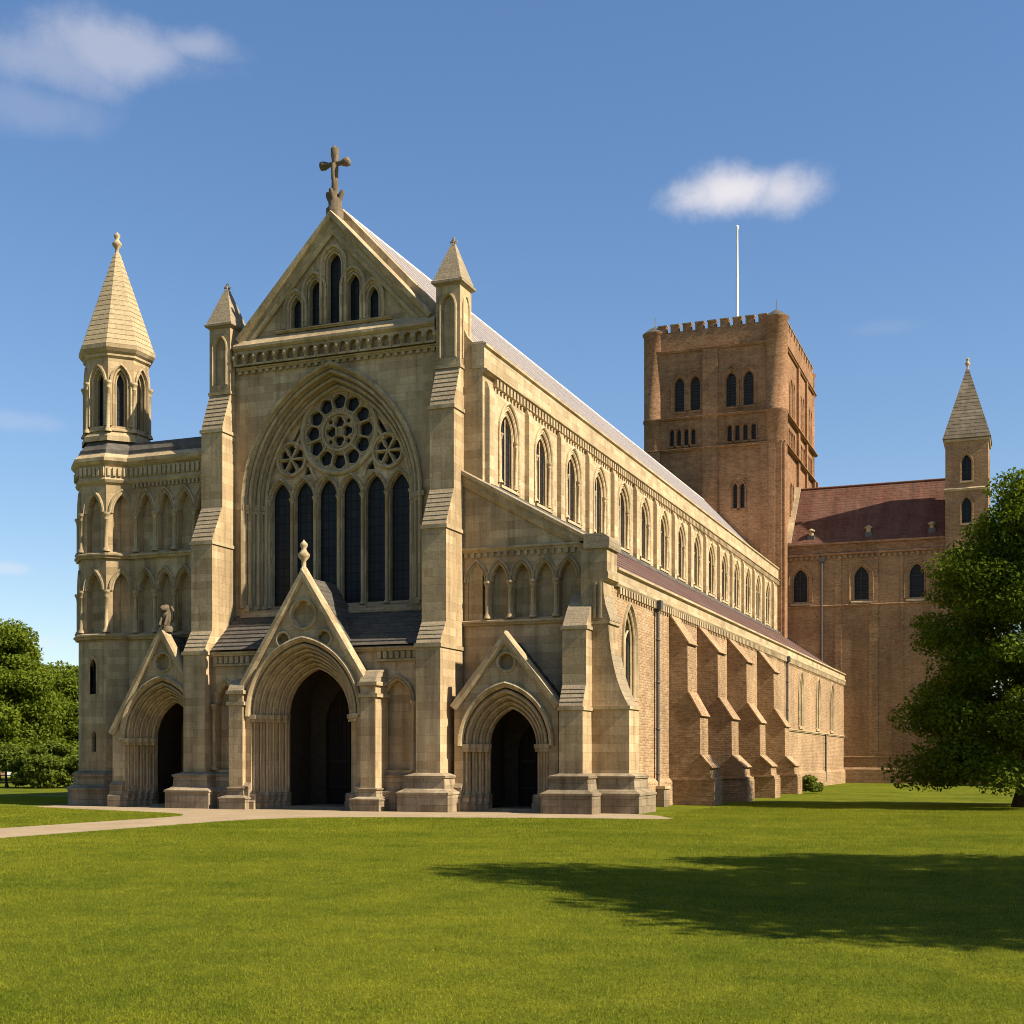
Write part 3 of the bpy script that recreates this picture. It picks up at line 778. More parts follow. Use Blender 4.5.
# --- ground-floor wall between the buttresses with its lean-to roof
def ground_floor():
    P = FW(51.6); m = MB()
    L = arcade(CATH, P, [-25.5], .66, 1.75, 4.75, .95, [-26.3, -24.7], .4)
    R = arcade(CATH, P, [-34.25], .5, 1.75, 4.75, .95, [-34.85, -33.65], .4)
    wall(m, P, [(-35, 0), (CX-3.2, 0), (CX-3.2, 4.5), (CX-2.4, 5.2), (CX-1.6, 6.2), (CX-1.0, 7.05), (-35, 7.05)], R, .38, 0, 0)
    wall(m, P, [(CX+3.2, 0), (-23.3, 0), (-23.3, 7.05), (CX+1.0, 7.05), (CX+1.6, 6.2), (CX+2.4, 5.2), (CX+3.2, 4.5)], L, .38, 0, 0)
    string(m, P, -35, -23.3, 6.95, .25, .22)
    for a, b in ((-34.9, -32.9), (-26.5, -24.2)): corbels(m, P, a, b, 6.62, 6.93, 0, .13, .27, 1, .62); m.box(P, a, b, 6.5, 6.6, -.02, .1, 1)
    for a, b in ((-35, CX-3.4), (CX+3.4, -23.3)): plinth(m, P, a, b, 0, 1.65, -.1)
    part('ground_floor_wall', m, MS, CATH)
    m = MB(); k = 9
    pr = []
    for i in range(k):
        for t, lift in ((i/k, .06), ((i+1)/k, 0)): pr.append((.3-t*2.2, 7.16+1.85*t+lift))
    m.grid([[P(-34.9, v, w), P(-24.25, v, w)] for w, v in pr], 4)
    part('lean_to_roof', m, MS, CATH)
ground_floor()

# --- right bay: west end of the south aisle
def right_bay():
    P = FW(53.5); m = MB()
    cs = [-22.57, -21.51, -20.45, -19.39, -18.33]
    hs = arcade(CATH, P, cs, .40, 8.38, 10.0, .78, [-22.04, -20.98, -19.92, -18.86], .38)
    hs.append([(-22.1, .02), (-19.0, .02), (-19.0, 5.2), (-22.1, 5.2)])
    wall(m, P, [(-23.15, 0), (-16.45, 0), (-16.45, 10.9), (-17.0, 11.25), (-23.15, 14.7)], hs, .38, 0, 0, .03, .6)
    string(m, P, -23.3, -16.95, 11.28, .3, .2); corbels(m, P, -23.2, -17.3, 11.08, 11.28, -.02, .12, .3, 1)
    string(m, P, -23.3, -17.2, 8.08, .28, .22)
    plinth(m, P, -18.5, -17.8, 0, 1.7, -.1); plinth(m, P, -23.3, -22.85, 0, 1.7, -.1)
    part('aisle_front_wall', m, MS, CATH)
    m = MB(); a = Vector((-23.4, 53.5, 14.85)); b = Vector((-16.9, 53.5, 11.22)); d = (b-a).normalized(); nv = Vector((-d.z, 0, d.x))
    rows = []
    for h, w in ((-.42, 0), (-.42, .1), (-.2, .2), (-.05, .2), (.02, .3), (.16, .3), (.22, .1), (.22, -.5), (0, -.55)):
        p = a+nv*h+Vector((0, -w, 0)); q = b+nv*h+Vector((0, -w, 0)); rows.append([p, q])
    m.grid(rows, 1, mats=[1, 1, 1, 1, 1, 2, 2, 2]); m.face([r[1] for r in rows], 1); part('aisle_coping', m, MS, CATH)
    # corner buttresses
    m = MB(); u0, u1 = -17.95, -16.92
    m.prof(P, [(-.5, 0), (2.3, 0), (2.3, 4.42)]+saw(2.3, 4.42, 1.85, 5.3, 5)[1:]+[(1.85, 7.75), (1.3, 8.45), (.75, 9.0), (.15, 9.35), (-.5, 9.4)], u0, u1, 0, 2)
    for z, w in ((4.36, 2.3), (7.72, 1.85)): m.box(P, u0-.06, u1+.06, z-.12, z+.02, -.3, w+.06, 1)
    plinth_loop(m, u0, u1, 51.2, 53.3, 1.65); part('corner_buttress', m, MS, CATH)
    m = MB(); Q = FS(-17.0)
    cv = [(1.7, 4.42), (1.5, 4.75), (1.32, 5.15), (1.16, 5.6), (1.03, 6.1), (.93, 6.6), (.86, 7.1), (.82, 7.55)]
    m.prof(Q, [(-.4, 0), (1.7, 0)]+cv+[(.80, 7.95), (.88, 8.0), (.86, 8.1), (.68, 8.65), (.60, 9.1), (.58, 9.6), (.62, 9.65), (.78, 9.75), (.80, 9.95), (.74, 10.1), (.74, 11.0), (-.4, 11.0)], 52.4, 53.85, 0, 2)
    m.prof(Q, [(-.25, 11.0), (.84, 11.0), (.88, 11.12), (.88, 11.42), (.6, 11.62), (-.25, 11.62)], 52.3, 54.0, 2)
    m.box(Q, 52.33, 53.9, 4.3, 4.44, -.2, 1.76, 1); m.box(Q, 52.34, 53.9, 7.86, 7.97, -.2, .88, 1)
    # sunk panel and shafts on the west face of its upper stage
    R = FW(52.4); m.box(R, -16.82, -16.72, 8.1, 9.6, -.05, .07, 1); m.box(R, -16.6, -16.5, 8.1, 9.6, -.05, .07, 1)
    plinth_loop(m, -16.85, -15.3, 52.4, 53.85, 1.65)
    part('corner_buttress', m, MS, CATH)
right_bay()

# --- left bay with the octagonal stair turret
def left_bay():
    P = FW(53.0); m = MB()
    cs = [-39.72, -38.6, -37.48, -36.36]; cols = [-40.28, -39.16, -38.04, -36.92]
    hs = arcade(CATH, P, cs, .42, 12.28, 14.15, .95, cols, .42)+arcade(CATH, P, cs, .42, 8.36, 10.4, .9, cols, .42)
    hs.append([(-39.2, .02), (-36.12, .02), (-36.12, 5.6), (-39.2, 5.6)])
    wall(m, P, [(-41.2, 0), (-35, 0), (-35, 15.9), (-41.2, 15.9)], hs, .40, 0, 0)
    string(m, P, -41, -35.4, 8.04, .3, .24); string(m, P, -41, -35.4, 11.95, .3, .2)
    part('tower_stump_wall', m, MS, CATH)
    c = (-42.2, 54.0); ap = 1.755; s = 1.454/2; k = 1/cos(pi/8)
    # cornice with carved frieze, then the weathered lead parapet slope: along the wall and round the turret
    pr = [(0, 15.55), (.1, 15.62), (.16, 15.75), (.12, 15.85), (.12, 16.4), (.24, 16.5), (.34, 16.62), (.34, 16.78), (.1, 17.0), (.06, 17.05), (.06, 17.22), (-.3, 17.65)]
    mats = [1]*8+[6]*3
    m = MB(); m.grid([[P(u, z, w) for u in (-41.3, -35.0)] for w, z in pr], 1, mats=mats)
    rnd = random.Random(3)
    u = -40.5
    while u < -35.6:
        m.box(P, u, u+.16, 15.92, 16.34, .1, .19+rnd.random()*.05, 1); u += .27
    corbels(m, P, -40.5, -35.5, 15.4, 15.6, -.02, .1, .22, 1)
    m.grid([[P(u, 17.64, -.28), P(u, 17.64, -3.5)] for u in (-42, -35.0)], 6)
    part('cornice', m, MS+[DLEAD], CATH)
    o = MB()
    # turret drum: west, south-west, north-west faces carry blind arches
    dirs = {i: -pi/2+i*pi/4 for i in range(8)}
    tur = None; todo = []
    for i in range(8):
        F = FR((c[0]+ap*cos(dirs[i]), c[1]+ap*sin(dirs[i]), 0), dirs[i])
        hs = []
        if i in (0, 1, 7, 6): todo.append((F, i))
        if i in (0, 1, 7, 6): hs = [arch(0, 12.28, 14.15, .42, .95), arch(0, 8.36, 10.4, .42, .9)]
        if i == 0: hs += [arch(-.05, 5.4, 6.75, .17, .35), arch(0, 2.6, 3.4, .12, .2)]
        wall(o, F, [(-s-.002, 0), (s+.002, 0), (s+.002, 15.9), (-s-.002, 15.9)], hs, .40, 0, 0)
    for z, h, w in ((8.04, .3, .24), (11.95, .3, .2)):
        o.lathe(c, [((ap+d)*k, zz) for d, zz in ((-.02, z), (w*.55, z), (w*.7, z+h*.3), (w, z+h*.45), (w, z+h*.72), (-.02, z+h))], 8, 1, False, pi/8)
    o.lathe(c, [((ap+w)*k, z) for w, z in pr[:9]], 8, 1, False, pi/8); o.lathe(c, [((ap+w)*k, z) for w, z in pr[8:]]+[(1.55, 17.95)], 8, 6, False, pi/8)
    for i in (0, 1, 7, 6):
        F = FR((c[0]+ap*cos(dirs[i]), c[1]+ap*sin(dirs[i]), 0), dirs[i])
        u = -s+.04
        while u < s-.1: o.box(F, u, u+.15, 15.92, 16.34, .1, .19+rnd.random()*.05, 1); u += .25
    o.lathe(c, [((ap+d)*k, z) for d, z in ((.5, 0), (.5, .72), (.56, .74), (.56, .84), (.26, 1.0), (.24, 1.4), (.3, 1.44), (.3, 1.54), (.0, 1.68))], 8, 3, False, pi/8)
    tur = part('stair_turret', o, MS+[DLEAD], CATH)
    for F, i in todo:
        for z0, zs, h in ((12.28, 14.15, .95), (8.36, 10.4, .9)):
            m = MB()
            tri(m, arch(0, z0, zs, .42, h, .01), [], lambda a, b: F(a, b, -.39), 0)
            archsurf(m, F, 0, zs, zs, .42, h, [(.20, .0), (.20, .07), (.14, .10), (.10, .05), (.07, .05), (.03, .07), (-.02, .04), (-.04, -.06), (-.04, -.38)], 1)
            part('blind_arch', m, MS, tur)
        if i == 0:
            m = MB(); m.face([F(-.3, 2.5, -.22), F(.2, 2.5, -.22), F(.2, 7.2, -.22), F(-.3, 7.2, -.22)]); part('slit_window', m, GLASS, tur)
            m = MB(); archsurf(m, F, -.05, 5.4, 6.75, .17, .35, [(.16, 0), (.14, .06), (.06, .06), (0, 0), (0, -.2)], 1); part('slit_frame', m, MS, tur)
    # a column on every arris
    f = None
    for z0, zs in ((12.28, 14.17), (8.36, 10.42)):
        for i in (6, 7, 0, 1):
            a = dirs[i]+pi/8; r = ap*k+.0; q = (c[0]+r*cos(a), c[1]+r*sin(a))
            col = part('column', column_mb(q, z0, zs, .1), TRIM, tur)
    # open lantern with eight moulded lancets
    m = MB(); ap2 = 1.45; s2 = ap2*math.tan(pi/8); z0, z1 = 17.75, 22.1
    for i in range(8):
        F = FR((c[0]+ap2*cos(dirs[i]), c[1]+ap2*sin(dirs[i]), 0), dirs[i])
        h = arch(0, 18.45, 20.55, .17, .5, .24)
        wall(m, F, [(-s2, z0), (s2, z0), (s2, z1), (-s2, z1)], [h], .1, 0, 1)
        archsurf(m, F, 0, 18.45, 20.55, .17, .5, [(.36, 0), (.36, .08), (.28, .1), (.24, .02)]+orders(2, .24, 0, 0, -.34, .045), 1, 8)
        m.prof(F, [(-.3, 18.2), (.08, 18.2), (.08, 18.28), (-.3, 18.5)], -s2+.1, s2-.1, 1)
    m.lathe(c, [((ap2+d)*k, z) for d, z in ((.16, 17.7), (.16, 17.95), (.02, 18.15))], 8, 1, False, pi/8)
    m.lathe(c, [((ap2+d)*k, z) for d, z in ((0, 21.75), (.1, 21.85), (.1, 21.95), (.2, 22.05), (.3, 22.2), (.3, 22.38), (.2, 22.42))], 8, 1, False, pi/8)
    lan = part('lantern', m, MS, tur)
    m = MB(); m.lathe(c, [(1.08*k, 18.0), (1.08*k, 21.5)], 8, 0, False, pi/8); part('lantern_glass', m, GLASS, tur)
    for i in range(8):
        a = dirs[i]+pi/8; r = ap2*k+.02; q = (c[0]+r*cos(a), c[1]+r*sin(a)); part('lantern_shaft', column_mb(q, 18.15, 20.62, .1), TRIM, tur)
    m = MB(); pr2 = []
    for i in range(19):
        t0 = i/19; r = lambda t: 1.72*(1-t)+.13*t
        pr2 += [(r(t0)*k+.014, 22.4+5.0*t0), (r((i+1)/19)*k, 22.4+5.0*(i+1)/19-.01)]
    m.lathe(c, pr2, 8, 0, False, pi/8)
    part('spire', m, SPIRE, tur)
    part('finial', finial_mb(c, 27.2, .9), TRIM, tur)
left_bay()

# --- nave: south clerestory, roofs, hidden north side
NX = -22.3; AX = -16.4; Y0 = 53.9; Y1 = 127.0; YA = 129.0
WY = [56.63+4.63*i for i in range(15)]
def nave():
    P = FS(NX); m = MB()
    hs = [arch(y, 14.75, 17.0, .72, 1.05, .45, 8) for y in WY]
    wall(m, P, [(53.5, 13.5), (YA, 13.5), (YA, 20.4), (53.5, 20.4)], hs, .12, 0, 0)
    string(m, P, 53.4, YA, 19.2, .22, .26, 1)
    corbels(m, P, 54.6, YA, 18.88, 19.22, -.02, .2, .42, 1, .55)
    # parapet in front of the roof gutter
    m.prof(P, [(-.5, 19.42), (.10, 19.42), (.10, 20.32), (.2, 20.38), (.2, 20.5), (.0, 20.58), (-.5, 20.58)], 53.45, YA, 0)
    w_ = part('clerestory_wall', m, [PALE, TRIM], CATH)
    # pilaster strips
    f = None
    for y in [54.05]+[59.0+4.63*i for i in range(15)]:
        if f is None:
            m = MB(); m.prof(P, [(-.05, 13.9), (.24, 13.9), (.24, 18.5), (.12, 18.86), (-.05, 18.9)], y-.32, y+.32, 0); f = part('pilaster', m, PALE, CATH); y0 = y
        else: copy_part(f, (0, y-y0, 0))
    # moulded windows: two shafted orders and a narrow dark light
    m = MB(); y = WY[0]
    archsurf(m, P, y, 14.75, 17.0, .72, 1.05, [(.62, 0), (.62, .08), (.54, .11), (.48, .07), (.45, .0)]+orders(2, .45, 0, 0, -.22, .05)+[(0, -.34)], 0, 9)
    m.prof(P, [(-.3, 14.55), (.12, 14.55), (.12, 14.68), (-.3, 14.9)], y-1.15, y+1.15, 0)
    wd = part('clerestory_window', m, [PALE, TRIM], CATH)
    glass_part(wd, P, arch(y, 14.75, 17.0, .72, 1.05, 0, 8), -.27)
    for s in (-1, 1):
        q = P(y+s*.95, 0, .0); part('column', column_mb((q.x-.03, q.y), 14.8, 17.05, .075), PALE, wd)
    m = MB(); q = P(y+.02, 0, -.22); m.cyl((q.x, q.y), .045, .045, 14.9, 17.9, 8); part('mullion', m, PALE, wd)
    for yy in WY[1:]: copy_part(wd, (0, yy-y, 0))
    # nave roof, lead with standing seams
    m = MB(); R = 27.55; e = (-22.75, 20.45); rx = -29.5
    for sx in (1, -1):
        ex = e[0] if sx > 0 else 2*rx-e[0]
        m.face([(ex, Y0, e[1]), (ex, Y1, e[1]), (rx, Y1, R), (rx, Y0, R)])
    n = Vector((R-e[1], 0, e[0]-rx)).normalized(); n = Vector((R-e[1], 0, (e[0]-rx))).normalized()
    nv = Vector((R-e[1], 0, e[0]-rx)).normalized()
    y = Y0+.4
    while y < Y1-.2:
        a = Vector((e[0], y, e[1])); b = Vector((rx, y, R)); up = nv*.07; sd = Vector((0, .05, 0))
        m.face([a-sd, b-sd, b-sd+up, a-sd+up]); m.face([a+sd, b+sd, b+sd+up, a+sd+up]); m.face([a-sd+up, a+sd+up, b+sd+up, b-sd+up]); y += 1.15
    m.tube([(rx, Y0, R+.02), (rx, Y1, R+.02)], [.09, .09], 8)
    part('nave_roof', m, LEAD, CATH)
    # raised stone verge closing the end of the roof behind the gable
    m = MB(); ex = 2*rx-e[0]
    m.face([(ex, Y0-.02, e[1]-.3), (e[0], Y0-.02, e[1]-.3), (rx, Y0-.02, R-.02)])
    for s, x in ((1, e[0]), (-1, ex)):
        k = Vector((0, 0, .22)); a = Vector((x, 0, e[1])); b = Vector((rx, 0, R))
        f0, f1 = Vector((0, 53.82, 0)), Vector((0, 54.35, 0))
        m.grid([[a-k*1.6+f0, b-k*1.6+f0], [a+k*.4+f0, b+k*.4+f0], [a+k*.7+(f0+f1)/2, b+k*.7+(f0+f1)/2], [a+k*.4+f1, b+k*.4+f1], [a-k*.5+f1, b-k*.5+f1]])
    part('roof_verge', m, TRIM, CATH)
    m = MB(); Pn = lambda u, v, w=0: Vector((u, w, v))
    m.face([(-36.0, 56, 0), (-36.0, YA, 0), (-36.0, YA, 20.4), (-36.0, 56, 20.4)])
    m.face([(-42.0, 55, 0), (-42.0, YA, 0), (-42.0, YA, 10.4), (-42.0, 55, 10.4)])
    m.face([(-42.0, 55, 10.4), (-42.0, YA, 10.4), (-36.7, YA, 14), (-36.7, 55, 14)])
    m.face([(-42.0, 55, 0), (-36, 55, 0), (-36, 55, 14), (-42, 55, 10.4)])
    m.face([(-36, 54.2, 10), (-41, 54.2, 10), (-41, 56, 10), (-36, 56, 10)])
    m.face([(-41, 56.4, 8), (-36, 56.4, 8), (-36, 56.4, 17.5), (-41, 56.4, 17.5)])
    part('north_wall', m, AISLEB, CATH)
nave()

AWY = [56.15, 103.3, 112.3, 120.6]
BY = [(63.1, 1.0), (69.0, 1.2), (76.5, 1.24), (85.7, 1.16)]
def aisle():
    P = FS(AX); m = MB()
    win = AWY
    hs = [arch(y, 4.85, 7.3, .64, 1.25, .36, 8) for y in win]
    wall(m, P, [(53.6, 0), (YA, 0), (YA, 9.8), (53.6, 9.8)], hs, .15, 0, 0)
    a = part('aisle_wall', m, [AISLEB, TRIM, PLINTH], CATH)
    m = MB()
    corbels(m, P, 54.2, YA, 9.32, 9.6, -.02, .16, .42, 0, .55)
    m.prof(P, [(-.1, 9.6), (.14, 9.6), (.2, 9.7), (.2, 9.82), (.1, 9.86), (.10, 10.24), (.22, 10.3), (.22, 10.4), (-.1, 10.46)], 53.85, YA+.3, 0)
    part('aisle_parapet', m, [PALE], CATH)
    m = MB(); m.prof(P, [(-.1, 0), (.2, 0), (.2, 1.15), (.06, 1.32), (-.1, 1.32)], 53.6, YA, 0); string(m, P, 90.5, YA, 4.35, .2, .14, 1); part('plinth_course', m, [AISLEB, TRIM, PLINTH], CATH)
    # windows with twin lights
    y = win[0]; m = MB()
    archsurf(m, P, y, 4.85, 7.3, .64, 1.25, [(.54, 0), (.54, .1), (.44, .12), (.36, 0)]+orders(2, .36, 0, 0, -.2, .04)+[(0, -.3)], 0, 9)
    m.prof(P, [(-.5, 4.6), (.12, 4.6), (.12, 4.75), (-.45, 5.0)], y-1.05, y+1.05, 0)
    w_ = part('aisle_window', m, [TRIM], CATH); glass_part(w_, P, arch(y, 4.85, 7.3, .64, 1.25, 0, 8), -.26)
    m = MB(); m.cyl((AX-.22, y), .05, .07, 4.95, 7.4, 8); m.tube([P(y, 7.3, -.22), P(y-.2, 7.75, -.22), P(y-.5, 7.95, -.22)], [.06]*3, 6); m.tube([P(y, 7.3, -.22), P(y+.2, 7.75, -.22), P(y+.5, 7.95, -.22)], [.06]*3, 6)
    part('mullion', m, TRIM, w_)
    for yy in win[1:]: copy_part(w_, (0, yy-y, 0))
    # raking buttresses
    for bi, (y, k) in enumerate(BY):
        m = MB()
        pr = [(-.2, 0), (2.22*k, 0), (2.22*k, 1.0), (2.1*k, 1.1), (2.05*k, 1.86), (1.56*k, 2.42), (1.54*k, 4.42), (.94*k, 5.5), (.92*k, 7.95), (.02, 9.3), (-.2, 9.3)]
        m.prof(P, pr, y, y+1.75, 0, 1)
        for (w0, v0), (w1, v1) in ((pr[4], pr[5]), (pr[6], pr[7]), (pr[8], pr[9])):   # stone weatherings stand proud of the brick
            d = Vector((w1-w0, v1-v0)).normalized(); nn = Vector((d.y, -d.x)); nn = nn if nn.x > 0 else -nn
            q = [(w0-d.x*.12, v0-d.y*.12), (w1, v1), (w1+nn.x*.07, v1+nn.y*.07), (w0-d.x*.12+nn.x*.07, v0-d.y*.12+nn.y*.07)]
            m.prof(P, q, y-.04, y+1.79, 1)
        m.prof(P, [(-.1, 0), (2.26*k, 0), (2.26*k, 1.12), (2.12*k, 1.34), (-.1, 1.34)], y-.05, y+1.8, 0)
        m.box(P, y-.12, y+1.87, 1.2, 1.3, -.1, 2.2*k+.03, 0)
        part('aisle_buttress', m, [BUTTB, AISLEB], CATH)
    # roof of the aisle
    m = MB(); m.face([(AX-.05, 53.9, 10.36), (AX-.05, YA, 10.36), (NX, YA, 14.35), (NX, 53.9, 14.35)])
    a0 = Vector((AX-.05, 0, 10.36)); b0 = Vector((NX, 0, 14.35)); nv = Vector((b0.z-a0.z, 0, a0.x-b0.x)).normalized()
    for i in range(1, 9):   # laps of the tile courses
        q = a0.lerp(b0, i/9.0); q2 = a0.lerp(b0, (i+.9)/9.0)
        m.face([(q+nv*.03)+Vector((0, 53.9, 0)), (q+nv*.03)+Vector((0, YA, 0)), q2+Vector((0, YA, 0)), q2+Vector((0, 53.9, 0))])
    part('aisle_roof', m, ATILE, CATH)
    m = MB(); m.prof(FS(NX), [(0, 14.2), (.35, 14.15), (.3, 14.36), (.02, 14.55)], 53.9, YA, 0); part('lead_flashing', m, DLEAD, CATH)
    # rainwater pipes
    for y, z in ((60.4, 9.7), (96.3, 9.7), (115.8, 4.4)):
        m = MB(); c = (AX+.17, y); m.cyl(c, .085, .085, .35, z, 8, 0); m.box(lambda u, v, w=0: Vector((c[0]+w, c[1]+u, v)), -.2, .2, z-.4, z, -.18, .2, 0) if z > 6 else None
        for zz in (1.5, 3.6, 5.8, 7.8):
            if zz < z: m.lathe(c, [(.085, zz), (.115, zz+.01), (.115, zz+.1), (.085, zz+.11)], 8)
        part('drainpipe', m, PIPE, CATH)
    m = MB(); m.box(FS(AX), 59.9, 60.9, 0, .85, .0, .6, 2); m.box(FS(AX), 59.85, 60.95, .85, .98, .0, .66, 1); part('pipe_gully', m, [AISLEB, TRIM, PLINTH], CATH)
aisle()

# --- central tower
def tower():
    x0, x1, y0, y1 = -35.35, -22.0, 127.0, 148.0
    MT = [TOWERB, TRIM, DLEAD, LOUVRE, TRANSB]
    PW = FW(y0); PS = FS(x1)
    def windows_west():
        big = [(-32.0, 36.5), (-30.4, 36.5), (-26.85, 36.5), (-25.15, 36.5)]
        small = [-32.75, -32.05, -31.3, -30.6, -27.0, -26.25, -25.45, -24.65]
        low = [(-26.45, 26.6), (-25.75, 26.6)]
        return big, small, low
    m = MB(); big, small, low = windows_west()
    H = [arch(c, z, 39.1, .52, .8, .0, 7) for c, z in big]+[arch(c, 33.15, 34.45, .25, .32, 0, 6) for c in small]+[arch(c, z, 28.6, .25, .5, 0, 6) for c, z in low]
    wall(m, PW, [(x0, 0), (x1, 0), (x1, 44.0), (x0, 44.0)], H, .5, 0, 0)
    bs = [(134.3+d, 36.5) for d in (-2.0, -.45)]+[(139.4+d, 36.5) for d in (-1.2, .4)]+[(143.6, 36.5), (145.1, 36.5)]
    ss = [130.9+1.05*i for i in range(4)]+[137.3+1.05*i for i in range(4)]+[143+1.05*i for i in range(3)]
    ls = [(132.3, 26.6), (133.3, 26.6), (141, 26.6), (142, 26.6)]
    HS = [arch(c, z, 39.1, .42, .8, .0, 7) for c, z in bs]+[arch(c, 33.15, 34.45, .30, .35, 0, 6) for c in ss]+[arch(c, z, 29.2, .26, .5, 0, 6) for c, z in ls]
    wall(m, PS, [(y0, 0), (y1, 0), (y1, 44.0), (y0, 44.0)], HS, .5, 0, 0)
    m.face([(x0, y0, 0), (x0, y1, 0), (x0, y1, 44), (x0, y0, 44)]); m.face([(x0, y1, 0), (x1, y1, 0), (x1, y1, 44), (x0, y1, 44)])
    m.face([(x0, y0, 43.9), (x1, y0, 43.9), (x1, y1, 43.9), (x0, y1, 43.9)], 2)
    t = part('central_tower', m, MT, CATH)
    # dark louvred openings
    def opening(nm, P, c, z0, zs, hw, h, fr):
        m = MB(); archsurf(m, P, c, z0, zs, hw, h, [(fr, 0), (fr, .1), (fr*.55, .12), (fr*.4, .03), (0, .0), (-.06, -.2), (-.06, -.45)], 0, 7)
        tri(m, arch(c, z0, zs, hw, h, .02, 7), [], lambda a, b: P(a, b, -.42), 3)
        m.prof(P, [(-.5, z0-.22), (.12, z0-.22), (.12, z0-.1), (-.5, z0+.1)], c-hw-.2, c+hw+.2, 0)
        return part(nm, m, MT, t)
    for c, z in big: opening('belfry_window', PW, c, z, 39.1, .52, .8, .30)
    for c in small: opening('gallery_window', PW, c, 33.15, 34.45, .25, .32, .13)
    for c, z in low: opening('tower_window', PW, c, z, 28.6, .25, .5, .14)
    for c, z in bs: opening('belfry_window', PS, c, z, 39.1, .42, .8, .26)
    for c in ss: opening('gallery_window', PS, c, 33.15, 34.45, .30, .35, .14)
    for c, z in ls: opening('tower_window', PS, c, z, 29.2, .26, .5, .14)
    # containing arches over each pair
    for a, b, P, zz in ((-32.0, -30.4, PW, 39.1), (-26.85, -25.15, PW, 39.1)):
        for c in (a, b):
            m = MB(); archsurf(m, P, c, zz, zz, .78, 1.25, [(.12, 0), (.12, .09), (0, .11), (-.02, 0)], 0, 7); part('relieving_arch', m, MT, t)
    m = MB(); archsurf(m, PW, -26.1, 28.6, 28.6, .8, 1.1, [(.12, 0), (.12, .09), (0, .1), (-.02, 0)], 0, 7); part('relieving_arch', m, MT, t)
    # clasping pilasters, mid pilaster, string courses, parapet
    for P, a, b, mids in ((PW, x0, x1, [(-29.6, -28.1)]), (PS, y0, y1, [(136.0, 137.0), (141.4, 142.2)])):
        for u0, u1 in [(a-.1, a+1.5), (b-1.9, b+.1)]:
            m = MB(); m.box(P, u0, u1, 0, 32.6, -.1, .35, 0)
            if u1 > b: m.box(P, b-1.1, b-.5, 18, 32.6, .3, .55, 0)
            part('pilaster', m, MT, t)
        for u0, u1 in mids: m = MB(); m.box(P, u0, u1, 20, 42.3, -.05, .24, 0); part('pilaster', m, MT, t)
        for z in (32.55, 35.65): m = MB(); string(m, P, a-.15, b+.15, z, .26, .42, 0); part('string_course', m, MT, t)
        m = MB(); string(m, P, a, b, 42.25, .35, .3, 0); part('string_course', m, MT, t)
        m = MB(); m.prof(P, [(-.7, 42.5), (.05, 42.5), (.05, 44.35), (-.7, 44.35)], a, b, 0); part('parapet', m, MT, t)
        n = 9 if P is PW else 12; p = (b-a-2.2)/n; first = None
        for i in range(n):
            u = a+1.1+p*(i+.5)-p*.36
            if first is None:
                m = MB(); m.box(P, u, u+p*.66, 44.35, 45.0, -.6, .06, 0); m.box(P, u-.05, u+p*.66+.05, 45.0, 45.12, -.66, .12, 4)
                first = part('merlon', m, MT, t); uu = u
            else: copy_part(first, P(u, 0, 0)-P(uu, 0, 0))
    # round corner turrets with low caps
    for cx_, cy_ in ((x1-.55, y0+.55), (x0+.75, y0+.75), (x1-.75, y1-.75), (x0+.75, y1-.75)):
        big_ = (cx_, cy_) == (x1-.55, y0+.55); r = 1.08 if big_ else (1.12 if cy_ < 130 else .9)
        m = MB(); zt = 44.6 if big_ else 44.4
        m.lathe((cx_, cy_), [(r*.9, 32.4), (r, 32.7), (r, 35.6), (r+.1, 35.7), (r+.1, 35.85), (r, 35.95), (r, zt-.15), (r+.14, zt), (r+.14, zt+.12)], 20, 0)
        m.lathe((cx_, cy_), [(r+.16, zt+.12), (r*.75, zt+.5), (r*.3, zt+.8), (.04, zt+.95), (.03, zt+1.9), (.0, zt+1.95)], 20, 2)
        part('corner_turret', m, MT, t)
tower()

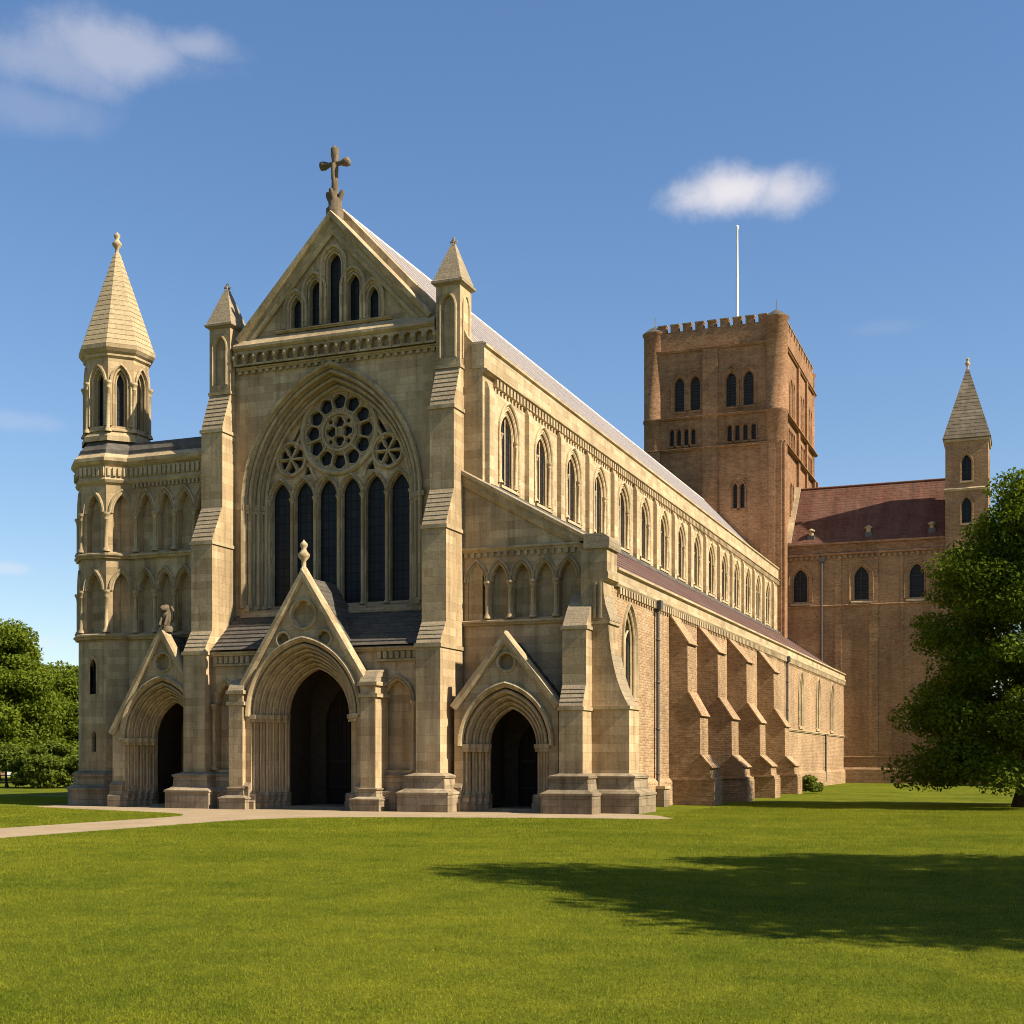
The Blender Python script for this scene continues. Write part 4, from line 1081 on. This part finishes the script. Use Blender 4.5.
# --- south transept with tiled roof and corner turret
def transept():
    PT = [TRANSB, TRIM, DLEAD, GLASS, TILE, TOWERB]
    yt = YA; P = FW(yt); xa, xb = -22.45, -3.45; m = MB()
    ws = [-20.5, -14.75, -9.7, -5.0]
    hs = [arch(c, 17.4, 19.5, .66, 1.1, .22, 8) for c in ws[:3]]
    wall(m, P, [(xa, 0), (xb, 0), (xb, 22.0), (xa, 22.0)], hs, .3, 0, 0)
    m.face([(xb, yt, 0), (xb, 141, 0), (xb, 141, 22), (xb, 135, 28.6), (xb, yt, 22)], 0)
    m.face([(xb, 141, 0), (xa, 141, 0), (xa, 141, 22), (xb, 141, 22)], 0)
    tr = part('transept_wall', m, PT, CATH)
    m = MB(); m.prof(P, [(-.4, 21.75), (.1, 21.75), (.2, 21.85), (.2, 22.0), (.08, 22.08), (.08, 22.75), (.24, 22.85), (.24, 23.0), (-.4, 23.1)], xa, -7.2, 5, 2)
    corbels(m, P, xa+.3, -7.3, 21.45, 21.75, -.02, .14, .5, 0, .55)
    part('transept_parapet', m, PT, CATH)
    m = MB(); string(m, P, xa, xb, 16.85, .22, .16, 0); part('string_course', m, PT, CATH)
    m = MB(); string(m, P, xa, xb, 2.4, .2, .12, 0); part('string_course', m, PT, CATH)
    m = MB(); m.prof(P, [(-.05, 0), (.28, 0), (.28, 1.3), (.1, 1.5), (-.05, 1.5)], xa, xb, 0); part('plinth_course', m, PT, CATH)
    for u0, u1 in ((-14.05, -13.2), (-11.2, -10.9), (-17.2, -16.6), (-7.3, -6.9), (-4.3, -3.5)):
        m = MB(); m.box(P, u0, u1, 0, 21.5, -.05, .07 if u0 != -4.3 else .5, 0); part('pilaster', m, PT, CATH)
    for c in ws[:3]:
        m = MB(); archsurf(m, P, c, 17.4, 19.5, .66, 1.1, [(.50, 0), (.50, .1), (.42, .12), (.36, .04), (.22, .0)]+orders(1, .22, 0, 0, -.3, .06), 0, 9)
        m.prof(P, [(-.4, 17.1), (.14, 17.1), (.14, 17.25), (-.3, 17.5)], c-.95, c+.95, 1)
        w_ = part('transept_window', m, PT, CATH); glass_part(w_, P, arch(c, 17.4, 19.5, .66, 1.1, .02, 8), -.3)
        m = MB()
        m.box(P, c-.03, c+.03, 17.4, 20.5, -.28, -.22); [m.box(P, c-.64, c+.64, z, z+.04, -.28, -.23) for z in (18.1, 18.8, 19.5)]
        part('glazing_bar', m, IRON, w_)
    m = MB(); c = (-18.45, yt-.2); m.cyl(c, .1, .1, 9.3, 21.3, 8); m.box(lambda u, v, w=0: Vector((c[0]+u, c[1]-w, v)), -.24, .24, 21.2, 21.6, -.2, .2); part('drainpipe', m, PIPE, CATH)
    m = MB(); c = (xa-.0, yt-.25); m.cyl(c, .13, .13, 12, 22, 8); part('drainpipe', m, PIPE, CATH)
    # roof
    yr, zr = 135.3, 29.55; m = MB(); k = 22
    pr = []
    for i in range(k):
        for t, lift in ((i/k, .022), ((i+1)/k, 0)): pr.append((yt+.15+(yr-yt-.15)*t, 22.95+(zr-22.95)*t+lift))
    m.grid([[Vector((u, y, z)) for u in (-22.0, -7.0)] for y, z in pr], 4)
    m.face([(-22.0, yr, zr), (xb, yr, zr), (xb, 141.3, 22.9), (-22.0, 141.3, 22.9)], 4)
    m.face([(-7.0, yr, zr), (xb, yr, zr), (xb, 132.8, 27.0), (-7.0, 132.8, 27.0)], 4)
    m.tube([(-22, yr, zr+.03), (xb, yr, zr+.03)], [.13, .13], 8, 4)
    rf = part('transept_roof', m, PT, CATH)
    m = MB(); a = Vector((-21.75, yt+.1, 23.05)); b = Vector((-21.75, yr, zr+.12)); d = Vector((.32, 0, 0)); u = Vector((0, 0, .2))
    m.face([a-d+u, a+d+u, b+d+u, b-d+u]); m.face([a+d, a+d+u, b+d+u, b+d]); m.face([a-d, a+d, a+d+u, a-d+u]); part('verge_flashing', m, TRIM, CATH)
    for x in (-19.6, -14.2, -8.4):
        y = yt+1.0; z = 23.85; m = MB()
        m.box(lambda u, v, w=0: Vector((x+u, y-w, v)), -.32, .32, z-.5, z+.1, -.5, .3, 0)
        m.cyl((x, y-.05), .22, .22, z+.1, z+.5, 10, 1); m.lathe((x, y-.05), [(.22, z+.5), (.36, z+.5), (.36, z+.62), (.05, z+.8)], 10, 1)
        part('roof_vent', m, [PIPE, TRIM], rf)
    # corner turret
    x0, x1, y0, y1 = -7.15, -3.4, yt-.25, yt+3.9; m = MB(); Q = FW(y0); R = FS(x1); z0, z1 = 19.5, 31.9
    cx_ = (x0+x1)/2; cy_ = (y0+y1)/2
    h = [arch(cx_, 28.0, 29.7, .42, .75, 0, 7), arch(cx_, 24.1, 25.7, .42, .75, 0, 7)]
    wall(m, Q, [(x0, z0), (x1, z0), (x1, z1), (x0, z1)], h, .3, 0, 0)
    hr = [arch(cy_, 28.0, 29.7, .42, .75, 0, 7)]
    wall(m, R, [(y0, z0), (y1, z0), (y1, z1), (y0, z1)], hr, .3, 0, 0)
    m.face([(x0, y0, z0), (x0, y1, z0), (x0, y1, z1), (x0, y0, z1)], 0); m.face([(x0, y1, z0), (x1, y1, z0), (x1, y1, z1), (x0, y1, z1)], 0)
    for z in (27.05, 31.6): m.grid([[(cx_+s*(1.875+d), cy_+t*(2.075+d), zz) for s, t in ((-1, -1), (1, -1), (1, 1), (-1, 1))] for d, zz in ((0, z), (.14, z+.05), (.16, z+.22), (0, z+.34))], 1, False, True)
    t = part('corner_turret', m, PT, CATH)
    for PP, c, z in ((Q, cx_, 28.0), (Q, cx_, 24.1), (R, cy_, 28.0)):
        m = MB(); zs = z+1.65; archsurf(m, PP, c, z, zs, .42, .75, [(.22, 0), (.22, .07), (.1, .09), (0, .02), (-.03, -.2)], 0, 7); tri(m, arch(c, z, zs, .42, .8, 0, 7), [], lambda a, b: PP(a, b, -.28), 3); m.box(PP, c-.6, c+.6, z-.2, z-.02, -.2, .12, 1)
        part('turret_window', m, PT, t)
    m = MB(); k = 20; rows = []
    for i in range(k):
        for tt, e in ((i/k, .02), ((i+1)/k, 0)):
            r = (1-tt)+.0; zz = 31.95+6.9*tt; sx = 2.1*(1-tt)+.1*tt+e; sy = 2.3*(1-tt)+.1*tt+e
            rows.append([(cx_+a*sx, cy_+b*sy, zz) for a, b in ((-1, -1), (1, -1), (1, 1), (-1, 1))])
    m.grid(rows, 0, False, True); m.grid([[(cx_+a*r, cy_+b*r*1.1, z) for a, b in ((-1, -1), (1, -1), (1, 1), (-1, 1))] for r, z in ((1.8, 31.8), (2.1, 31.95))], 0, False, True)
    part('spire', m, SPIRE2, t); part('finial', finial_mb((cx_, cy_), 38.7, .9), TRIM, t)
transept()

# ------------------------------------------------------------------ things standing on or near the church
def flagpole():
    m = MB(); c = (-28.3, 137.0)
    m.lathe(c, [(.28, 43.92), (.28, 44.3), (.17, 44.4), (.16, 50), (.11, 57.6), (.19, 57.75), (.19, 57.95), (.02, 58.1)], 12)
    o = part('flagpole', m, WHITE, None, (c[0], c[1], 43.92))
    o['label'] = 'tall slim white flagpole on the roof of the square brick tower'; o['category'] = 'flagpole'
flagpole()

# ------------------------------------------------------------------ trees and bushes
def leaves_obj(name, parent, pos, nrm, size, mat, seed):
    """many small pointed leaf-spray quads"""
    rg = np.random.default_rng(seed); n = len(pos)
    nr = nrm+rg.normal(0, .75, (n, 3)); nr /= np.linalg.norm(nr, axis=1, keepdims=True)
    t = rg.normal(0, 1, (n, 3)); t -= nr*np.sum(t*nr, axis=1, keepdims=True); t /= np.linalg.norm(t, axis=1, keepdims=True)
    b = np.cross(nr, t); s = size*(.55+.9*rg.random((n, 1)))
    w = s*(.38+.25*rg.random((n, 1))); fold = nr*s*.18
    v = np.stack([pos-t*s*.9, pos+b*w+fold, pos+t*s, pos-b*w+fold], axis=1).reshape(-1, 3)
    org = np.array(ORG[parent])
    me = bpy.data.meshes.new(name)
    me.vertices.add(4*n); me.vertices.foreach_set('co', (v-org).astype(np.float32).ravel())
    me.loops.add(4*n); me.loops.foreach_set('vertex_index', np.arange(4*n, dtype=np.int32))
    me.polygons.add(n); me.polygons.foreach_set('loop_start', np.arange(0, 4*n, 4, dtype=np.int32)); me.polygons.foreach_set('loop_total', np.full(n, 4, dtype=np.int32))
    me.materials.append(mat); me.update(); me.validate()
    o = bpy.data.objects.new(name, me); C.objects.link(o); o.parent = parent; ORG[o] = ORG[parent]
    return o
def clumps(rg, c, rad, n, shape):
    """centres and radii of leaf clumps over a crown of the given half-sizes"""
    out = []
    while len(out) < n:
        d = rg.normal(0, 1, 3); d /= np.linalg.norm(d)
        r = (.45+.55*rg.random()**.6)
        p = d*r
        if shape == 'dome' and p[2] < -.75: continue
        if shape == 'cone':
            k = 1.08-.5*max(0, p[2]+.35)**1.4; p[0] *= k; p[1] *= k
        out.append((c[0]+p[0]*rad[0], c[1]+p[1]*rad[1], c[2]+p[2]*rad[2]))
    return np.array(out)
def tree(name, loc, height, rad, crown_z, nclump, nleaf, lsize, mat, label, seed, trunk_r=.35, cat='tree', group=None, cl_r=(.9, 1.7), low=None, lean=0, shape='dome'):
    rg = np.random.default_rng(seed); root = thing(name, loc, label, cat, group)
    L = np.array(loc); c = L+np.array((lean, 0, crown_z))
    cc = clumps(rg, c, rad, nclump, shape)
    # extra drooping clumps round the skirt
    if low:
        for _ in range(low[0]):
            a = (low[3]+low[4]*rg.random() if len(low) > 3 else rg.random()*2*pi); q = .72+.3*rg.random()
            cc = np.vstack([cc, [c[0]+cos(a)*rad[0]*q, c[1]+sin(a)*rad[1]*q, L[2]+low[1]+rg.random()*(low[2]-low[1])]])
    rs = cl_r[0]+(cl_r[1]-cl_r[0])*rg.random(len(cc))
    wgt = rs**2; wgt /= wgt.sum(); idx = rg.choice(len(cc), nleaf, p=wgt)
    d = rg.normal(0, 1, (nleaf, 3)); d /= np.linalg.norm(d, axis=1, keepdims=True)
    rr = rs[idx][:, None]*(.3+.85*rg.random((nleaf, 1))**.6)
    pos = cc[idx]+d*rr*np.array((1.2, 1.2, .62))
    pos[:, 2] = np.maximum(pos[:, 2], L[2]+.15)
    nr = d*.6+np.array((0, 0, .55))
    leaves_obj('crown', root, pos, nr, lsize, mat, seed+1)
    if trunk_r:
        m = MB(); zt = crown_z+rad[2]*.45; pts = []; k = 8
        for i in range(k+1):
            t = i/k; pts.append(Vector((L[0]+lean*t+.25*sin(3*t+seed), L[1]+.2*sin(2.3*t+seed*2), L[2]+zt*t)))
        m.tube(pts, [trunk_r*(1.55 if i == 0 else 1.0)*(1-.8*i/k) for i in range(k+1)], 12)
        part('trunk', m, BARK, root)
        far = sorted(range(len(cc)), key=lambda i: rg.random())[:22]
        for i in far:
            e = Vector(cc[i]); t = min(.9, max(.22, (e.z-L[2])/zt*.62)); j = t*k; a = pts[int(j)].lerp(pts[min(k, int(j)+1)], j-int(j))
            mid = a.lerp(e, .55)+Vector((0, 0, .12*(e-a).length))
            m = MB(); r0 = trunk_r*(1-.75*t)*.5; m.tube([a, a.lerp(mid, .5)+Vector((0, 0, .1)), mid, e], [r0, r0*.75, r0*.5, r0*.15], 7); part('limb', m, BARK, root)
    return root
TREES = 'broadleaf trees round the lawn'
def plant():
    tree('broadleaf_tree', (.45, 65.8, 0), 16, (5.0, 5.2, 6.3), 9.2, 180, 170000, .10, LEAF_DARK, 'large dark tree with low hanging branches on the lawn before the brick transept', 11, .62, group=TREES, cl_r=(.45, 1.45), low=(70, 1.5, 6.0, .6, 5.2), shape='cone')
    # stands beside the lawn to the right; the photograph shows the shade it throws across the grass
    tree('broadleaf_tree', (12.6, 23.6, 0), 17, (6.6, 7.4, 6.2), 10.4, 80, 64000, .17, LEAF_MID, 'spreading leafy tree beside the lawn that shades the foreground grass', 23, .5, group=TREES, cl_r=(.8, 1.9), low=(16, 3.5, 6))
    tree('broadleaf_tree', (-90.5, 98, 0), 17, (4.9, 5.5, 6.9), 8.3, 120, 90000, .18, LEAF_MID, 'tall leafy green tree at the far left edge of the lawn beside the rail fence', 31, .5, group=TREES, cl_r=(.9, 1.9), low=(20, 1.6, 5))
    tree('broadleaf_tree', (-93.6, 112, 0), 13, (4.4, 4.8, 5.3), 6.6, 110, 80000, .18, LEAF_MID, 'smaller rounded green tree close to the left side of the stair turret', 37, .45, group=TREES, cl_r=(.9, 1.8), low=(20, 1.2, 5))
    tree('broadleaf_tree', (-110, 119, 0), 15, (6.0, 6.0, 5.5), 7.2, 50, 26000, .32, LEAF_DARK, 'dark green tree half hidden behind the tall tree at the left edge', 41, .45, group=TREES, cl_r=(1.3, 2.2), low=(10, 2, 5))
    tree('shrub', (-71.6, 83.8, 0), 4, (2.5, 2.4, 1.6), 1.8, 34, 30000, .15, LEAF_PALE, 'rounded yellow green shrub in front of the trees left of the church', 43, 0, 'shrub', cl_r=(.5, .9), low=(18, .4, 1.2))
    tree('shrub', (-76.4, 84.0, 0), 4, (1.9, 1.5, .75), 2.3, 20, 12000, .15, LEAF_PALE, 'pale leafy sprays hanging over the black rail fence at the left edge', 47, .12, 'shrub', cl_r=(.5, .9))
    tree('wall_shrub', (-13.5, 88.6, 0), 1.2, (.62, .5, .5), .55, 14, 3200, .085, LEAF_PALE, 'small bright green bush at the foot of the last aisle buttress', 53, 0, 'bush', cl_r=(.22, .4))
    # planting beyond the transept and a far belt of trees behind everything
    tree('broadleaf_tree', (8.5, 122, 0), 12, (6.5, 5, 5.0), 6.5, 40, 18000, .33, LEAF_DARK, 'dark tree beyond the transept seen under the hanging branches at the right', 59, .4, group=TREES, cl_r=(1.3, 2.2), low=(10, 1.2, 4))
plant()
def belt():
    # unseen trees added behind camera to keep low sky light off the west front
    rg = np.random.default_rng(71); n = 60000
    x = -135+165*rg.random(n); top = 15.5+3*np.sin(x*.21)+3*np.sin(x*.083+1)+2*np.sin(x*.57)
    z = 1+(top-1)*rg.random(n)**.8; y = -32+4*np.sin(x*.13)+rg.normal(0, 2.6, n)*np.sqrt(np.maximum(.1, 1-(z/top)**3))
    root = thing('light_blocking_trees', (-50, -32, 0), 'unseen belt of trees added behind the camera to block low sky light', 'trees'); root['kind'] = 'stuff'
    leaves_obj('crown', root, np.stack([x, y, z], 1), np.tile(np.array((0, .5, .5)), (n, 1)), .75, LEAF_DARK, 72)
belt()

# ------------------------------------------------------------------ fence and distant houses
def fence():
    a = Vector((-89, 81.9, 0)); b = Vector((-75.4, 86.0, 0)); d = b-a; n = 9
    root = thing('rail_fence', a, 'low black rail fence beyond the lawn under the left trees', 'fence')
    m0 = None
    for i in range(n+1):
        p = a+d*(i/n)
        if m0 is None:
            m = MB(); m.box(lambda u, v, w=0: p+Vector((u, w, v)), -.05, .05, 0, 1.05, -.05, .05); m.lathe((p.x, p.y), [(.075, 1.05), (.075, 1.1), (.01, 1.17)], 6); m0 = part('post', m, IRON, root)
        else: copy_part(m0, p-a)
    for z in (.35, .95):
        m = MB(); m.tube([a+Vector((0, 0, z)), b+Vector((0, 0, z))], [.045, .045], 6); part('rail', m, IRON, root)
fence()
def house(loc, ang, w, dp, h, label, roofm, nw):
    root = thing('brick_house', loc, label, 'house'); m = MB()
    F = FR(loc, ang); 
    xs = [-w/2+w*(i+.5)/nw for i in range(nw)]
    hs = [[(x-.55, z), (x+.55, z), (x+.55, z+1.4), (x-.55, z+1.4)] for x in xs for z in (.9, 3.7) if not (z == .9 and abs(x) < .01+w/nw*.5 and nw % 2)]
    door = nw % 2 == 1
    if door: hs.append([(-.5, .02), (.5, .02), (.5, 2.1), (-.5, 2.1)])
    wall(m, F, [(-w/2, 0), (w/2, 0), (w/2, h), (-w/2, h)], hs, .2, 0, 0)
    for s in (-1, 1): m.face([F(s*w/2, 0, 0), F(s*w/2, h, 0), F(s*w/2, h+dp*.38, -dp/2), F(s*w/2, h, -dp), F(s*w/2, 0, -dp)])
    m.face([F(-w/2, 0, -dp), F(w/2, 0, -dp), F(w/2, h, -dp), F(-w/2, h, -dp)])
    part('wall', m, HOUSEB, root)
    m = MB(); e = .35
    m.prof(F, [(e, h-.18), (-dp/2, h+dp*.38-.02), (-dp-e, h-.18), (-dp-e, h), (-dp/2, h+dp*.38+.18), (e, h)], -w/2-e, w/2+e)
    rf = part('roof', m, roofm, root)
    m = MB(); m.box(F, w*.3, w*.3+.9, h+.5, h+dp*.38+1.2, -dp/2-.4, -dp/2+.4); part('chimney', m, HOUSEB, rf)
    for q in hs[:-1] if door else hs:
        x0, z0 = q[0]; m = MB()
        for a, b, c_, d_ in ((x0, x0+.09, z0, z0+1.4), (x0+1.01, x0+1.1, z0, z0+1.4), (x0, x0+1.1, z0, z0+.09), (x0, x0+1.1, z0+1.31, z0+1.4), (x0+.51, x0+.59, z0, z0+1.4), (x0, x0+1.1, z0+.66, z0+.74)): m.box(F, a, b, c_, d_, -.2, -.1)
        m.box(F, x0-.1, x0+1.2, z0-.12, z0, -.2, .08)
        wn = part('window', m, WHITEW, root); m = MB(); m.face([F(x0, z0, -.16), F(x0+1.1, z0, -.16), F(x0+1.1, z0+1.4, -.16), F(x0, z0+1.4, -.16)]); part('pane', m, GLASS, wn)
    if door: m = MB(); m.box(F, -.5, .5, .02, 2.1, -.2, -.12); part('door', m, WHITEW, root)
house((-126, 139, 0), -pi/2+.45, 14, 8, 5.6, 'red brick house glimpsed beyond the fence under the left trees', TILE, 5)
house((-143, 143, 0), -pi/2+.6, 12, 8, 5.4, 'farther brick house with white windows at the left edge', TILE, 4)
house((-.5, 152, 0), -pi/2-.2, 16, 8, 5.2, 'orange brick house seen under the right tree beyond the transept corner', TILE, 5)

# ------------------------------------------------------------------ grass blades on the near lawn
def grass():
    rg = np.random.default_rng(5); N = 950000
    # sown over the whole near lawn, thinner with distance from the nearest edge
    y = 8.5+60*rg.random(N*4)**1.8; x = -62+74*rg.random(N*4)
    a = radians(21.351); f = -sin(a)*x+cos(a)*y; r = cos(a)*x+sin(a)*y
    keep = (r > -.41*f-2) & (r < .41*f+8) & (f > 7) & ~((x > -46) & (x < -13.6) & (y > 49.5)) & ~((x < -44) & (y > 62))
    x, y, f = x[keep], y[keep], f[keep]
    odd = np.zeros(len(x), bool); n_ = len(PATH_OUTLINE)
    for i in range(n_):
        (x0, y0), (x1, y1) = PATH_OUTLINE[i], PATH_OUTLINE[i-1]
        if y0 == y1: continue
        odd ^= ((y0 > y) != (y1 > y)) & (x < (x1-x0)*(y-y0)/(y1-y0)+x0)
    x, y, f = x[~odd][:N], y[~odd][:N], f[~odd][:N]; n = len(x)
    h = (.010+.020*rg.random(n))*(1+.012*(f-10)); w = .003+.003*rg.random(n)+.00022*np.maximum(f-10, 0)
    t = rg.random(n)*2*pi; lean = h*(.15+.7*rg.random(n)); t2 = rg.random(n)*2*pi
    b = np.stack([x, y, np.zeros(n)], 1); s = np.stack([np.cos(t)*w, np.sin(t)*w, np.zeros(n)], 1)
    tip = b+np.stack([np.cos(t2)*lean, np.sin(t2)*lean, h], 1)
    v = np.stack([b-s, b+s, tip], 1).reshape(-1, 3)
    me = bpy.data.meshes.new('grass'); me.vertices.add(3*n); me.vertices.foreach_set('co', v.astype(np.float32).ravel())
    me.loops.add(3*n); me.loops.foreach_set('vertex_index', np.arange(3*n, dtype=np.int32))
    me.polygons.add(n); me.polygons.foreach_set('loop_start', np.arange(0, 3*n, 3, dtype=np.int32)); me.polygons.foreach_set('loop_total', np.full(n, 3, dtype=np.int32))
    me.materials.append(BLADE); me.update(); me.validate()
    o = bpy.data.objects.new('grass', me); C.objects.link(o); o['kind'] = 'stuff'
    o['label'] = 'short mown grass of the wide lawn in front of the church'; o['category'] = 'grass'
grass()
